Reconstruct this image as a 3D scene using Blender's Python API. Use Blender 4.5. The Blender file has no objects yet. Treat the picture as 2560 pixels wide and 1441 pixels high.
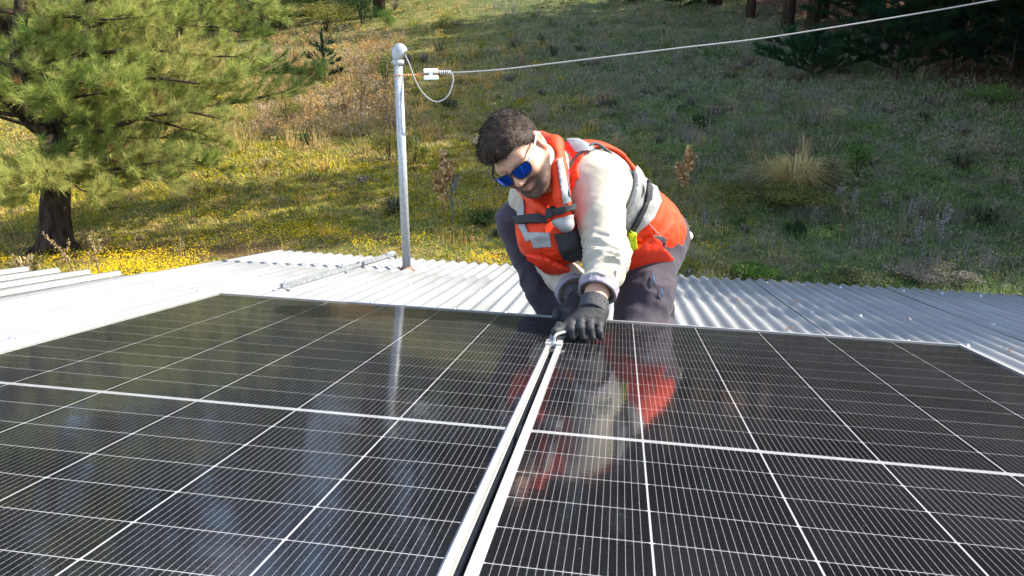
import bpy, bmesh, math, random
import numpy as np
from mathutils import Matrix, Vector
from mathutils.bvhtree import BVHTree

random.seed(7)
rng = np.random.default_rng(7)
scene = bpy.context.scene
C = scene.collection
R_ = math.radians

# ---------------------------------------------------------------- camera, sky, sun, exposure
# The roof plane is its own frame: x along the eave, y down the slope away from the camera, z off the roof.
UP = Vector((math.sin(R_(-1.3)), -math.sin(R_(9.0)), math.cos(R_(9.0)))).normalized()   # plumb line in the roof frame
XR = (Vector((1, 0, 0)) - UP * UP.x).normalized()
ROOF = Matrix((XR, UP.cross(XR), UP)).to_4x4()                # roof frame -> world
ROOF3 = np.array(ROOF.to_3x3())

FOC, PW, PH = 1877.8, 2560.0, 1441.0
cam_loc = Vector((0.14137, -1.19359, 0.40771))
cam_rot = (Matrix.Rotation(0.1424397, 4, 'Z') @ Matrix.Rotation(-0.0454365, 4, 'Y') @ Matrix.Rotation(1.4293268, 4, 'X'))
cd = bpy.data.cameras.new('camera')
cam = bpy.data.objects.new('camera', cd); C.objects.link(cam)
cam.matrix_world = ROOF @ Matrix.Translation(cam_loc) @ cam_rot
cd.sensor_width = 36.0; cd.lens = FOC / PW * 36.0; cd.clip_start = 0.02; cd.clip_end = 2000
scene.camera = cam

SUN_DIR = (ROOF.to_3x3() @ Vector((0.70, 0.05, 0.66))).normalized()   # towards the sun
w = bpy.data.worlds.new('World'); scene.world = w; w.use_nodes = True
nt = w.node_tree
sky = nt.nodes.new('ShaderNodeTexSky'); sky.sky_type = 'NISHITA'; sky.sun_disc = False
sky.sun_elevation = math.asin(SUN_DIR.z); sky.sun_rotation = math.atan2(SUN_DIR.x, SUN_DIR.y)
sky.altitude = 400; sky.air_density = 1.0; sky.dust_density = 0.6
bg = nt.nodes['Background']; bg.inputs['Strength'].default_value = 0.15
# fair-weather clouds over the whole dome
tcw = nt.nodes.new('ShaderNodeTexCoord'); mpw = nt.nodes.new('ShaderNodeMapping'); mpw.inputs['Scale'].default_value = (1, 1, 2.2); nt.links.new(tcw.outputs['Generated'], mpw.inputs[0])
cn = nt.nodes.new('ShaderNodeTexNoise'); cn.inputs['Scale'].default_value = 2.6; cn.inputs['Detail'].default_value = 7; cn.inputs['Roughness'].default_value = .6; nt.links.new(mpw.outputs[0], cn.inputs[0])
cm = nt.nodes.new('ShaderNodeMapRange'); cm.inputs[1].default_value = .5; cm.inputs[2].default_value = .64; cm.inputs[3].default_value = 0; cm.inputs[4].default_value = .85; nt.links.new(cn.outputs[0], cm.inputs[0])
cx = nt.nodes.new('ShaderNodeMixRGB'); cx.inputs[2].default_value = (5.0, 5.2, 5.7, 1); nt.links.new(cm.outputs[0], cx.inputs[0]); nt.links.new(sky.outputs[0], cx.inputs[1])
nt.links.new(cx.outputs[0], bg.inputs[0])
sl = bpy.data.lights.new('sun', 'SUN'); sl.energy = 4.5; sl.angle = R_(0.5); sl.color = (1.0, 0.925, 0.79)
sun = bpy.data.objects.new('sun', sl); C.objects.link(sun)
sun.rotation_euler = SUN_DIR.to_track_quat('Z', 'Y').to_euler(); sun.location = (8, 0, 12)
scene.view_settings.view_transform = 'Standard'; scene.view_settings.look = 'None'
scene.view_settings.gamma = 1.0; scene.view_settings.use_curve_mapping = False
scene.view_settings.exposure = 1.55
scene.cycles.max_bounces = 8; scene.cycles.transparent_max_bounces = 12
scene.cycles.caustics_reflective = False; scene.cycles.caustics_refractive = False
scene.cycles.sample_clamp_indirect = 6.0

# ---------------------------------------------------------------- helpers
CAM3 = np.array((ROOF.to_3x3() @ cam_rot.to_3x3()))
CAMW = np.array(cam.matrix_world.translation)
CAMR = np.array(cam_loc); CAMR3 = np.array(cam_rot.to_3x3())

def rays(px, py, frame='world'):
    px = np.asarray(px, float); py = np.asarray(py, float)
    d = np.stack([(px - PW / 2) / FOC, -(py - PH / 2) / FOC, -np.ones_like(px)], -1)
    return d @ (CAM3 if frame == 'world' else CAMR3).T

def roof_at(px, py, z=None, y=None):
    """a photo pixel -> the point of the roof frame at that height z or that distance y"""
    d = rays(px, py, 'roof'); k = 2 if z is not None else 1
    t = ((z if z is not None else y) - CAMR[k]) / d[k]
    return Vector(CAMR + t * d)

def unit(v): return v / np.maximum(1e-9, np.linalg.norm(v, axis=-1, keepdims=True))

def to_world(p):
    return ROOF @ Vector(p)

def vnoise(p, seed=0):
    """value noise, any dimension, about -1..1"""
    p = np.asarray(p, np.float32); i = np.floor(p).astype(np.int64); f = p - i; f = f * f * (3 - 2 * f)
    n = p.shape[-1]; out = np.zeros(p.shape[:-1], np.float32)
    pr = (374761393, 668265263, 2147483647, 974634777)
    for c in range(1 << n):
        h = np.full(p.shape[:-1], seed * 144665 + 1013, np.int64); wgt = np.ones(p.shape[:-1], np.float32)
        for a in range(n):
            b = (c >> a) & 1
            h = h + (i[..., a] + b) * pr[a]
            wgt = wgt * (f[..., a] if b else 1 - f[..., a])
        h = (h ^ (h >> 13)) * 1274126177; h = h & 0x7fffffff; h = (h ^ (h >> 16)) & 0xffff
        out += wgt * (h.astype(np.float32) / 32767.5 - 1)
    return out

def fbm(p, o=3, seed=0):
    p = np.asarray(p, np.float32); s = 0; a = 1.0; t = 0
    for k in range(o):
        s = s + a * vnoise(p * (2.03 ** k) + 17.3 * k, seed + k); t += a; a *= .5
    return s / t

def mesh_np(name, v, f, col=None, smooth=False):
    """mesh from arrays; f is (n,3) or (n,4); col per vertex"""
    me = bpy.data.meshes.new(name)
    v = np.ascontiguousarray(v, np.float32); f = np.ascontiguousarray(f, np.int32); k = f.shape[1]
    me.vertices.add(len(v)); me.vertices.foreach_set('co', v.ravel())
    me.loops.add(f.size); me.loops.foreach_set('vertex_index', f.ravel())
    me.polygons.add(len(f)); me.polygons.foreach_set('loop_start', np.arange(len(f), dtype=np.int32) * k)
    me.update(calc_edges=True); me.validate()
    if col is not None:
        a = me.color_attributes.new('col', 'FLOAT_COLOR', 'POINT')
        c = np.ones((len(v), 4), np.float32); c[:, :3] = col
        a.data.foreach_set('color', c.ravel())
    if smooth: me.polygons.foreach_set('use_smooth', np.ones(len(f), bool))
    return me

def link(name, me, mat, parent=None, matrix=None):
    o = bpy.data.objects.new(name, me); C.objects.link(o)
    if mat is not None and me is not None and len(me.materials) == 0: me.materials.append(mat)
    if parent: o.parent = parent
    if matrix is not None: o.matrix_basis = matrix
    return o

def empty(name, matrix):
    o = bpy.data.objects.new(name, None); C.objects.link(o); o.matrix_basis = matrix; o.empty_display_size = .1
    return o

def tag(o, label, cat, group=None, kind=None):
    o['label'] = label
    if cat: o['category'] = cat
    if group: o['group'] = group
    if kind: o['kind'] = kind
    return o

class MB:
    """collects vertices and faces for one mesh"""
    def __init__(s): s.v = []; s.f = []; s.c = []
    def add(s, v, f, c=None):
        n = len(s.v); s.v += [tuple(x) for x in v]; s.f += [tuple(i + n for i in q) for q in f]
        if c is not None: s.c += [c] * len(v)
    def box(s, lo, hi, m=None):
        v = [Vector((x, y, z)) for z in (lo[2], hi[2]) for y in (lo[1], hi[1]) for x in (lo[0], hi[0])]
        if m: v = [m @ p for p in v]
        s.add(v, [(0, 2, 3, 1), (4, 5, 7, 6), (0, 1, 5, 4), (2, 6, 7, 3), (0, 4, 6, 2), (1, 3, 7, 5)])
    def tube(s, pts, rad, n=8, cap=True, c=None, flat=None):
        pts = [Vector(p) for p in pts]; N = len(pts)
        if not hasattr(rad, '__len__'): rad = [rad] * N
        ref = None; v = []; f = []
        for i, p in enumerate(pts):
            t = (pts[min(i + 1, N - 1)] - pts[max(i - 1, 0)]).normalized()
            if ref is None:
                ref = Vector((0, 0, 1)) if abs(t.z) < .9 else Vector((1, 0, 0))
            a = (ref - t * ref.dot(t)).normalized(); ref = a; b = t.cross(a)
            for k in range(n):
                g = 2 * math.pi * k / n
                v.append(p + (a * math.cos(g) * (flat or 1) + b * math.sin(g)) * rad[i])
        for i in range(N - 1):
            for k in range(n):
                f.append((i * n + k, i * n + (k + 1) % n, (i + 1) * n + (k + 1) % n, (i + 1) * n + k))
        if cap: f.append(tuple(range(n - 1, -1, -1))); f.append(tuple((N - 1) * n + k for k in range(n)))
        s.add(v, f, c)
    def lathe(s, prof, n=16, m=None):
        v = []; f = []
        for r, z in prof:
            for k in range(n):
                g = 2 * math.pi * k / n; p = Vector((r * math.cos(g), r * math.sin(g), z)); v.append(m @ p if m else p)
        for i in range(len(prof) - 1):
            for k in range(n): f.append((i * n + k, i * n + (k + 1) % n, (i + 1) * n + (k + 1) % n, (i + 1) * n + k))
        f.append(tuple(range(n - 1, -1, -1))); f.append(tuple((len(prof) - 1) * n + k for k in range(n)))
        s.add(v, f)
    def mesh(s, name, smooth=False, bevel=0):
        me = bpy.data.meshes.new(name); me.from_pydata(s.v, [], s.f)
        if s.c and len(s.c) == len(s.v):
            a = me.color_attributes.new('col', 'FLOAT_COLOR', 'POINT')
            a.data.foreach_set('color', np.array([tuple(c) + (1,) for c in s.c], np.float32).ravel())
        if bevel:
            bm = bmesh.new(); bm.from_mesh(me)
            bmesh.ops.bevel(bm, geom=[e for e in bm.edges if len(e.link_faces) == 2 and e.calc_face_angle(0) > .6], offset=bevel, segments=2, affect='EDGES', profile=.5)
            bm.to_mesh(me); bm.free()
        if smooth: me.polygons.foreach_set('use_smooth', [True] * len(me.polygons))
        me.update(); return me
    def build(s, name, mat, parent=None, smooth=False, bevel=0, matrix=None):
        return link(name, s.mesh(name, smooth, bevel), mat, parent, matrix)

# ---------------------------------------------------------------- materials
def node(nt, t, **kw):
    n = nt.nodes.new(t)
    for k, v in kw.items(): setattr(n, k, v)
    return n

def material(name, base, rough=.6, metal=0.0, var=.12, scale=30.0, bump=0.0, bscale=200.0, spec=.5, stretch=(1, 1, 1), base2=None, sheen=0.0):
    """principled with noise in colour (towards base2 if given), roughness and relief"""
    m = bpy.data.materials.new(name); m.use_nodes = True; nt = m.node_tree; L = nt.links.new
    b = nt.nodes['Principled BSDF']; b.inputs['Roughness'].default_value = rough; b.inputs['Metallic'].default_value = metal
    b.inputs['Specular IOR Level'].default_value = spec
    if sheen: b.inputs['Sheen Weight'].default_value = sheen; b.inputs['Sheen Roughness'].default_value = .6
    tc = node(nt, 'ShaderNodeTexCoord'); mp = node(nt, 'ShaderNodeMapping'); mp.inputs['Scale'].default_value = stretch
    L(tc.outputs['Object'], mp.inputs[0])
    nz = node(nt, 'ShaderNodeTexNoise'); nz.inputs['Scale'].default_value = scale; nz.inputs['Detail'].default_value = 6; L(mp.outputs[0], nz.inputs[0])
    rp = node(nt, 'ShaderNodeValToRGB'); rp.color_ramp.elements[0].position = .35; rp.color_ramp.elements[1].position = .65
    b2 = base2 or tuple(min(1, c * (1 + var)) for c in base); b1 = base if base2 else tuple(c * (1 - var) for c in base)
    rp.color_ramp.elements[0].color = (*b1, 1); rp.color_ramp.elements[1].color = (*b2, 1)
    L(nz.outputs[0], rp.inputs[0]); L(rp.outputs[0], b.inputs['Base Color'])
    mr = node(nt, 'ShaderNodeMapRange'); mr.inputs[3].default_value = max(.02, rough - .1); mr.inputs[4].default_value = min(1, rough + .1)
    L(nz.outputs[0], mr.inputs[0]); L(mr.outputs[0], b.inputs['Roughness'])
    if bump:
        n2 = node(nt, 'ShaderNodeTexNoise'); n2.inputs['Scale'].default_value = bscale; n2.inputs['Detail'].default_value = 4; L(mp.outputs[0], n2.inputs[0])
        bp = node(nt, 'ShaderNodeBump'); bp.inputs['Strength'].default_value = bump; bp.inputs['Distance'].default_value = .002; L(n2.outputs[0], bp.inputs['Height']); L(bp.outputs[0], b.inputs['Normal'])
    return m

def leaf_material(name, trans=.35, rough=.55, gain=1.0):
    """colour from the mesh attribute 'col' with some light passing through"""
    m = bpy.data.materials.new(name); m.use_nodes = True; nt = m.node_tree; L = nt.links.new
    b = nt.nodes['Principled BSDF']; b.inputs['Roughness'].default_value = rough; b.inputs['Specular IOR Level'].default_value = .06
    at = node(nt, 'ShaderNodeAttribute', attribute_name='col')
    L(at.outputs['Color'], b.inputs['Base Color'])
    tr = node(nt, 'ShaderNodeBsdfTranslucent'); L(at.outputs['Color'], tr.inputs[0])
    mx = node(nt, 'ShaderNodeMixShader'); mx.inputs[0].default_value = trans
    L(b.outputs[0], mx.inputs[1]); L(tr.outputs[0], mx.inputs[2]); L(mx.outputs[0], nt.nodes['Material Output'].inputs[0])
    return m

def attr_material(name, rough=.6, bump=0.0, bscale=200., spec=.4, sss=0.0):
    m = bpy.data.materials.new(name); m.use_nodes = True; nt = m.node_tree; L = nt.links.new
    b = nt.nodes['Principled BSDF']; b.inputs['Roughness'].default_value = rough; b.inputs['Specular IOR Level'].default_value = spec
    at = node(nt, 'ShaderNodeAttribute', attribute_name='col')
    tc = node(nt, 'ShaderNodeTexCoord'); nz = node(nt, 'ShaderNodeTexNoise'); nz.inputs['Scale'].default_value = bscale; nz.inputs['Detail'].default_value = 5
    L(tc.outputs['Object'], nz.inputs[0])
    mr = node(nt, 'ShaderNodeMapRange'); mr.inputs[3].default_value = .82; mr.inputs[4].default_value = 1.15; L(nz.outputs[0], mr.inputs[0])
    mu = node(nt, 'ShaderNodeVectorMath', operation='SCALE'); L(at.outputs['Color'], mu.inputs[0]); L(mr.outputs[0], mu.inputs['Scale'])
    L(mu.outputs[0], b.inputs['Base Color'])
    if sss:
        b.inputs['Subsurface Weight'].default_value = sss; b.inputs['Subsurface Radius'].default_value = (.01, .004, .002); b.inputs['Subsurface Scale'].default_value = 1.0
    if bump:
        bp = node(nt, 'ShaderNodeBump'); bp.inputs['Strength'].default_value = bump; bp.inputs['Distance'].default_value = .002
        L(nz.outputs[0], bp.inputs['Height']); L(bp.outputs[0], b.inputs['Normal'])
    return m

def cell_material():
    """black silicon with the printed conductor lines and their end pads"""
    m = bpy.data.materials.new('silicon_cell'); m.use_nodes = True; nt = m.node_tree; L = nt.links.new
    b = nt.nodes['Principled BSDF']; b.inputs['Roughness'].default_value = .5; b.inputs['Specular IOR Level'].default_value = .05
    tc = node(nt, 'ShaderNodeTexCoord'); sp = node(nt, 'ShaderNodeSeparateXYZ'); L(tc.outputs['Object'], sp.inputs[0])
    def M(op, a, b_=None, c=None):
        n = node(nt, 'ShaderNodeMath', operation=op)
        for i, x in enumerate((a, b_, c)):
            if x is None: continue
            if isinstance(x, (int, float)): n.inputs[i].default_value = x
            else: L(x, n.inputs[i])
        return n.outputs[0]
    s = .00942
    t = M('DIVIDE', sp.outputs[0], s)
    d = M('MULTIPLY', M('ABSOLUTE', M('SUBTRACT', M('FRACT', t), .5)), s)
    inside = M('LESS_THAN', M('ABSOLUTE', t), 9.0)
    ay = M('ABSOLUTE', sp.outputs[1])
    line = M('LESS_THAN', d, .00032)
    pad = M('MULTIPLY', M('LESS_THAN', d, .0009), M('GREATER_THAN', ay, .0398))
    hole = M('MULTIPLY', M('LESS_THAN', d, .0004), M('GREATER_THAN', ay, .0406))
    dots = M('MULTIPLY', M('LESS_THAN', d, .0006), M('LESS_THAN', M('ABSOLUTE', M('SUBTRACT', M('FRACT', M('DIVIDE', sp.outputs[1], .0135)), .5)), .05))
    mask = M('MULTIPLY', M('MAXIMUM', M('MAXIMUM', M('MULTIPLY', line, M('LESS_THAN', ay, .04)), dots), M('SUBTRACT', pad, hole)), inside)
    nz = node(nt, 'ShaderNodeTexNoise'); nz.inputs['Scale'].default_value = 3.0; L(tc.outputs['Object'], nz.inputs[0])
    oi = node(nt, 'ShaderNodeObjectInfo')
    rp = node(nt, 'ShaderNodeValToRGB'); rp.color_ramp.elements[0].color = (.0028, .0028, .004, 1); rp.color_ramp.elements[1].color = (.0065, .0066, .0095, 1)
    L(oi.outputs['Random'], rp.inputs[0])
    mx = node(nt, 'ShaderNodeMixRGB'); L(mask, mx.inputs[0]); L(rp.outputs[0], mx.inputs[1]); mx.inputs[2].default_value = (.19, .19, .195, 1)
    L(mx.outputs[0], b.inputs['Base Color'])
    return m

def glass_material():
    """cover glass: clear, Fresnel reflection, slightly rippled, a little dust"""
    m = bpy.data.materials.new('cover_glass'); m.use_nodes = True; nt = m.node_tree; L = nt.links.new
    nt.nodes.remove(nt.nodes['Principled BSDF'])
    tc = node(nt, 'ShaderNodeTexCoord'); mp = node(nt, 'ShaderNodeMapping'); mp.inputs['Scale'].default_value = (9, 60, 1); L(tc.outputs['Object'], mp.inputs[0])
    nz = node(nt, 'ShaderNodeTexNoise'); nz.inputs['Scale'].default_value = 1.0; nz.inputs['Detail'].default_value = 3; L(mp.outputs[0], nz.inputs[0])
    n2 = node(nt, 'ShaderNodeTexNoise'); n2.inputs['Scale'].default_value = 5.0; n2.inputs['Detail'].default_value = 2; L(tc.outputs['Object'], n2.inputs[0])
    ad = node(nt, 'ShaderNodeMath', operation='MULTIPLY_ADD'); L(n2.outputs[0], ad.inputs[0]); ad.inputs[1].default_value = 2.0; L(nz.outputs[0], ad.inputs[2])
    bp = node(nt, 'ShaderNodeBump'); bp.inputs['Strength'].default_value = .32; bp.inputs['Distance'].default_value = .0005; L(ad.outputs[0], bp.inputs['Height'])
    # Schlick reflectance, the same from both sides of the pane
    ge = node(nt, 'ShaderNodeNewGeometry'); dp = node(nt, 'ShaderNodeVectorMath', operation='DOT_PRODUCT'); L(ge.outputs['Incoming'], dp.inputs[0]); L(bp.outputs[0], dp.inputs[1])
    ab = node(nt, 'ShaderNodeMath', operation='ABSOLUTE'); L(dp.outputs['Value'], ab.inputs[0])
    on = node(nt, 'ShaderNodeMath', operation='SUBTRACT', use_clamp=True); on.inputs[0].default_value = 1; L(ab.outputs[0], on.inputs[1])
    p5 = node(nt, 'ShaderNodeMath', operation='POWER'); L(on.outputs[0], p5.inputs[0]); p5.inputs[1].default_value = 5
    fr = node(nt, 'ShaderNodeMath', operation='MULTIPLY_ADD', use_clamp=True); L(p5.outputs[0], fr.inputs[0]); fr.inputs[1].default_value = .95; fr.inputs[2].default_value = .05
    gl = node(nt, 'ShaderNodeBsdfGlossy'); gl.inputs['Roughness'].default_value = .07; L(bp.outputs[0], gl.inputs['Normal'])
    tr = node(nt, 'ShaderNodeBsdfTransparent')
    mx = node(nt, 'ShaderNodeMixShader'); L(fr.outputs[0], mx.inputs[0]); L(tr.outputs[0], mx.inputs[1]); L(gl.outputs[0], mx.inputs[2])
    vo = node(nt, 'ShaderNodeTexVoronoi'); vo.inputs['Scale'].default_value = 26; L(tc.outputs['Object'], vo.inputs[0])
    lt = node(nt, 'ShaderNodeMath', operation='LESS_THAN'); lt.inputs[1].default_value = .02; L(vo.outputs['Distance'], lt.inputs[0])
    fm = node(nt, 'ShaderNodeTexNoise'); fm.inputs['Scale'].default_value = 4; fm.inputs['Detail'].default_value = 8; L(tc.outputs['Object'], fm.inputs[0])
    dm = node(nt, 'ShaderNodeMapRange'); dm.inputs[1].default_value = .35; dm.inputs[2].default_value = .8; dm.inputs[3].default_value = .001; dm.inputs[4].default_value = .013; L(fm.outputs[0], dm.inputs[0])
    mxm = node(nt, 'ShaderNodeMath', operation='MAXIMUM'); L(dm.outputs[0], mxm.inputs[0])
    sc = node(nt, 'ShaderNodeMath', operation='MULTIPLY'); sc.inputs[1].default_value = .5; L(lt.outputs[0], sc.inputs[0]); L(sc.outputs[0], mxm.inputs[1])
    df = node(nt, 'ShaderNodeBsdfDiffuse'); df.inputs[0].default_value = (.5, .48, .45, 1)
    m2 = node(nt, 'ShaderNodeMixShader'); L(mxm.outputs[0], m2.inputs[0]); L(mx.outputs[0], m2.inputs[1]); L(df.outputs[0], m2.inputs[2])
    L(m2.outputs[0], nt.nodes['Material Output'].inputs[0])
    return m

def clear_material():
    m = bpy.data.materials.new('glass_underside'); m.use_nodes = True; nt = m.node_tree
    nt.nodes.remove(nt.nodes['Principled BSDF']); tr = node(nt, 'ShaderNodeBsdfTransparent'); nt.links.new(tr.outputs[0], nt.nodes['Material Output'].inputs[0])
    return m

def roof_material(name, c1, c2, metal=.55, rough=.42, spots=.2):
    m = bpy.data.materials.new(name); m.use_nodes = True; nt = m.node_tree; L = nt.links.new
    b = nt.nodes['Principled BSDF']; b.inputs['Metallic'].default_value = metal
    tc = node(nt, 'ShaderNodeTexCoord')
    mp = node(nt, 'ShaderNodeMapping'); mp.inputs['Scale'].default_value = (3, .35, 1); L(tc.outputs['Object'], mp.inputs[0])
    n1 = node(nt, 'ShaderNodeTexNoise'); n1.inputs['Scale'].default_value = 5; n1.inputs['Detail'].default_value = 8; L(mp.outputs[0], n1.inputs[0])
    n2 = node(nt, 'ShaderNodeTexVoronoi'); n2.inputs['Scale'].default_value = 90; L(tc.outputs['Object'], n2.inputs[0])
    rp = node(nt, 'ShaderNodeValToRGB'); rp.color_ramp.elements[0].position = .3; rp.color_ramp.elements[1].position = .62
    rp.color_ramp.elements[0].color = (*c2, 1); rp.color_ramp.elements[1].color = (*c1, 1); L(n1.outputs[0], rp.inputs[0])
    n3 = node(nt, 'ShaderNodeTexNoise'); n3.inputs['Scale'].default_value = 14; n3.inputs['Detail'].default_value = 9; n3.inputs['Roughness'].default_value = .7; L(tc.outputs['Object'], n3.inputs[0])
    r3 = node(nt, 'ShaderNodeMapRange'); r3.inputs[1].default_value = .66; r3.inputs[2].default_value = .78; r3.inputs[4].default_value = spots; L(n3.outputs[0], r3.inputs[0])
    mx = node(nt, 'ShaderNodeMixRGB'); L(r3.outputs[0], mx.inputs[0]); L(rp.outputs[0], mx.inputs[1]); mx.inputs[2].default_value = (.33, .27, .2, 1)
    L(mx.outputs[0], b.inputs['Base Color'])
    mr = node(nt, 'ShaderNodeMapRange'); mr.inputs[3].default_value = rough - .06; mr.inputs[4].default_value = rough + .14; L(n2.outputs['Color'], mr.inputs[0]); L(mr.outputs[0], b.inputs['Roughness'])
    bp = node(nt, 'ShaderNodeBump'); bp.inputs['Strength'].default_value = .25; bp.inputs['Distance'].default_value = .003; L(n1.outputs[0], bp.inputs['Height']); L(bp.outputs[0], b.inputs['Normal'])
    return m

M_roof = roof_material('zinc_roof_sheet', (.27, .277, .28), (.21, .216, .22), metal=.12, rough=.5)
M_whiteroof = roof_material('white_rib_sheet', (.17, .175, .18), (.135, .14, .145), metal=.1, rough=.5)
M_alu = material('anodised_aluminium', (.42, .42, .41), .42, .3, .04, 60, .1, 400, stretch=(1, .05, 1))
M_steel = material('galvanised_steel', (.5, .52, .54), .45, .7, .18, 45, .2, 150)
M_zincpipe = material('galvanised_pipe', (.36, .375, .385), .5, .35, .15, 60, .15, 300)
M_back = material('white_backsheet', (.36, .36, .365), .5, 0, .03, 20)
M_cell = cell_material(); M_glass = glass_material(); M_clear = clear_material()
M_black = material('black_rubber', (.015, .015, .016), .6, 0, .2, 60)
M_wall = material('board_wall', (.3, .26, .2), .8, 0, .2, 8, .3, 60)
M_porcelain = material('white_porcelain', (.82, .81, .78), .18, 0, .04, 40)
M_copper = material('copper_wire', (.75, .3, .16), .35, .8, .15, 200)
M_cable = material('grey_cable', (.24, .24, .24), .55, 0, .12, 90, .1, 300)
M_rust = material('rust_stain', (.16, .10, .065), .85, 0, .3, 60)
# ---------------------------------------------------------------- ground
def ground_z(x, y):
    """hillside height in the world frame"""
    x = np.asarray(x, float); y = np.asarray(y, float)
    z = np.interp(y, [-40, 5, 9, 12, 15, 19, 24, 30, 38, 50, 70, 110, 400], [-3.2, -2.75, -2.5, -2.25, -1.8, -1.15, -.45, .45, 1.75, 4.0, 8.5, 19, 60])
    k = np.clip((y - 4) / 12, 0, 1)
    z = z + .055 * np.clip(x, -25, 25) * k
    z = z + k * (.16 * fbm(np.stack([x * .22, y * .22], -1), 3, 5) + .05 * fbm(np.stack([x * 1.1, y * 1.1], -1), 2, 9))
    return z

def ground_hit(px, py):
    """photo pixels -> points where their view lines meet the hillside"""
    d = rays(px, py); d = d / np.linalg.norm(d, axis=-1, keepdims=True)
    t0 = np.full(d.shape[:-1], 5.0); t = t0.copy(); done = np.zeros(t.shape, bool)
    while not done.all() and t.min() < 160:
        step = .02 * t + .05; tn = t + step
        p = CAMW + d * tn[..., None]; below = p[..., 2] < ground_z(p[..., 0], p[..., 1])
        done = done | below | (tn > 170); t = np.where(done, t, tn)
        if (t[~done].min() if (~done).any() else 999) > 165: break
    for _ in range(8):
        step = (.02 * t + .05) / 2
        p = CAMW + d * (t + step)[..., None]; below = p[..., 2] < ground_z(p[..., 0], p[..., 1])
        t = np.where(below, t, t + step); step = step / 2
        break
    p = CAMW + d * t[..., None]; p[..., 2] = ground_z(p[..., 0], p[..., 1])
    return p, t

def ground_table(pxs, pys):
    X, Y = np.meshgrid(pxs, pys); p, t = ground_hit(X.ravel(), Y.ravel()); return p.reshape(len(pys), len(pxs), 3)
gx = np.linspace(-900, 3500, 67); gy = np.concatenate([np.linspace(-30, 200, 36), np.linspace(208, 780, 52)])
TAB = ground_table(gx, gy)
def table_at(px, py):
    fx = np.interp(px, gx, np.arange(len(gx))); fy = np.interp(py, gy, np.arange(len(gy)))
    ix = np.minimum(fx.astype(int), len(gx) - 2); iy = np.minimum(fy.astype(int), len(gy) - 2); a = (fx - ix)[:, None]; b_ = (fy - iy)[:, None]
    p = (TAB[iy, ix] * (1 - a) + TAB[iy, ix + 1] * a) * (1 - b_) + (TAB[iy + 1, ix] * (1 - a) + TAB[iy + 1, ix + 1] * a) * b_
    p[:, 2] = ground_z(p[:, 0], p[:, 1]); return p
def G(px, py):
    return Vector(table_at(np.array([float(px)]), np.array([float(py)]))[0])

def make_ground():
    xs = np.concatenate([np.linspace(-400, -32, 24), np.arange(-30, 30.1, .3), np.linspace(32, 400, 24)])
    ys = np.concatenate([np.linspace(-200, -12, 12), np.arange(-10, 46, .3), np.linspace(47, 110, 50), np.linspace(116, 600, 30)])
    X, Y = np.meshgrid(xs, ys); Z = ground_z(X, Y)
    v = np.stack([X, Y, Z], -1).reshape(-1, 3); nx = len(xs); ny = len(ys)
    i = np.arange(nx * ny).reshape(ny, nx)
    f = np.stack([i[:-1, :-1], i[:-1, 1:], i[1:, 1:], i[1:, :-1]], -1).reshape(-1, 4)
    lit = pine_litter(v[:, 0], v[:, 1])
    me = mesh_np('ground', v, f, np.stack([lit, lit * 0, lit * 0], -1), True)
    m = bpy.data.materials.new('meadow_soil'); m.use_nodes = True; nt = m.node_tree; L = nt.links.new
    b = nt.nodes['Principled BSDF']; b.inputs['Roughness'].default_value = .95; b.inputs['Specular IOR Level'].default_value = .1
    tc = node(nt, 'ShaderNodeTexCoord')
    n1 = node(nt, 'ShaderNodeTexNoise'); n1.inputs['Scale'].default_value = .9; n1.inputs['Detail'].default_value = 9; n1.inputs['Roughness'].default_value = .68; L(tc.outputs['Object'], n1.inputs[0])
    rp = node(nt, 'ShaderNodeValToRGB'); e = rp.color_ramp.elements
    e[0].position = .3; e[0].color = (.045, .07, .025, 1); e[1].position = .72; e[1].color = (.25, .2, .09, 1)
    for p, c in ((.42, (.09, .12, .04)), (.52, (.13, .15, .045)), (.6, (.19, .17, .075))):
        q = e.new(p); q.color = (*c, 1)
    L(n1.outputs[0], rp.inputs[0])
    n2 = node(nt, 'ShaderNodeTexNoise'); n2.inputs['Scale'].default_value = 12; n2.inputs['Detail'].default_value = 8; L(tc.outputs['Object'], n2.inputs[0])
    mr = node(nt, 'ShaderNodeMapRange'); mr.inputs[1].default_value = .3; mr.inputs[2].default_value = .7; mr.inputs[3].default_value = .45; mr.inputs[4].default_value = 1.35; L(n2.outputs[0], mr.inputs[0])
    mu = node(nt, 'ShaderNodeVectorMath', operation='SCALE'); L(rp.outputs[0], mu.inputs[0]); L(mr.outputs[0], mu.inputs['Scale'])
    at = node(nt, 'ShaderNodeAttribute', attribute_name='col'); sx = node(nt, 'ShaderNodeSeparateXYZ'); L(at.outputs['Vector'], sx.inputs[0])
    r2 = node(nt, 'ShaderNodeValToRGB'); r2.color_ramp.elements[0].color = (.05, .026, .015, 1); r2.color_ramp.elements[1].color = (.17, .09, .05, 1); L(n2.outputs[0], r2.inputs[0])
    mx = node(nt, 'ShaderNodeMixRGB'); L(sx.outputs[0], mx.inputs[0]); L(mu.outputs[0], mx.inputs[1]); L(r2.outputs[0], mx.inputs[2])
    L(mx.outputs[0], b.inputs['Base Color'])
    bp = node(nt, 'ShaderNodeBump'); bp.inputs['Strength'].default_value = .9; bp.inputs['Distance'].default_value = .06; L(n2.outputs[0], bp.inputs['Height']); L(bp.outputs[0], b.inputs['Normal'])
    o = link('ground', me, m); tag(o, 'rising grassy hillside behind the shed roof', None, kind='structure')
    return o

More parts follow.
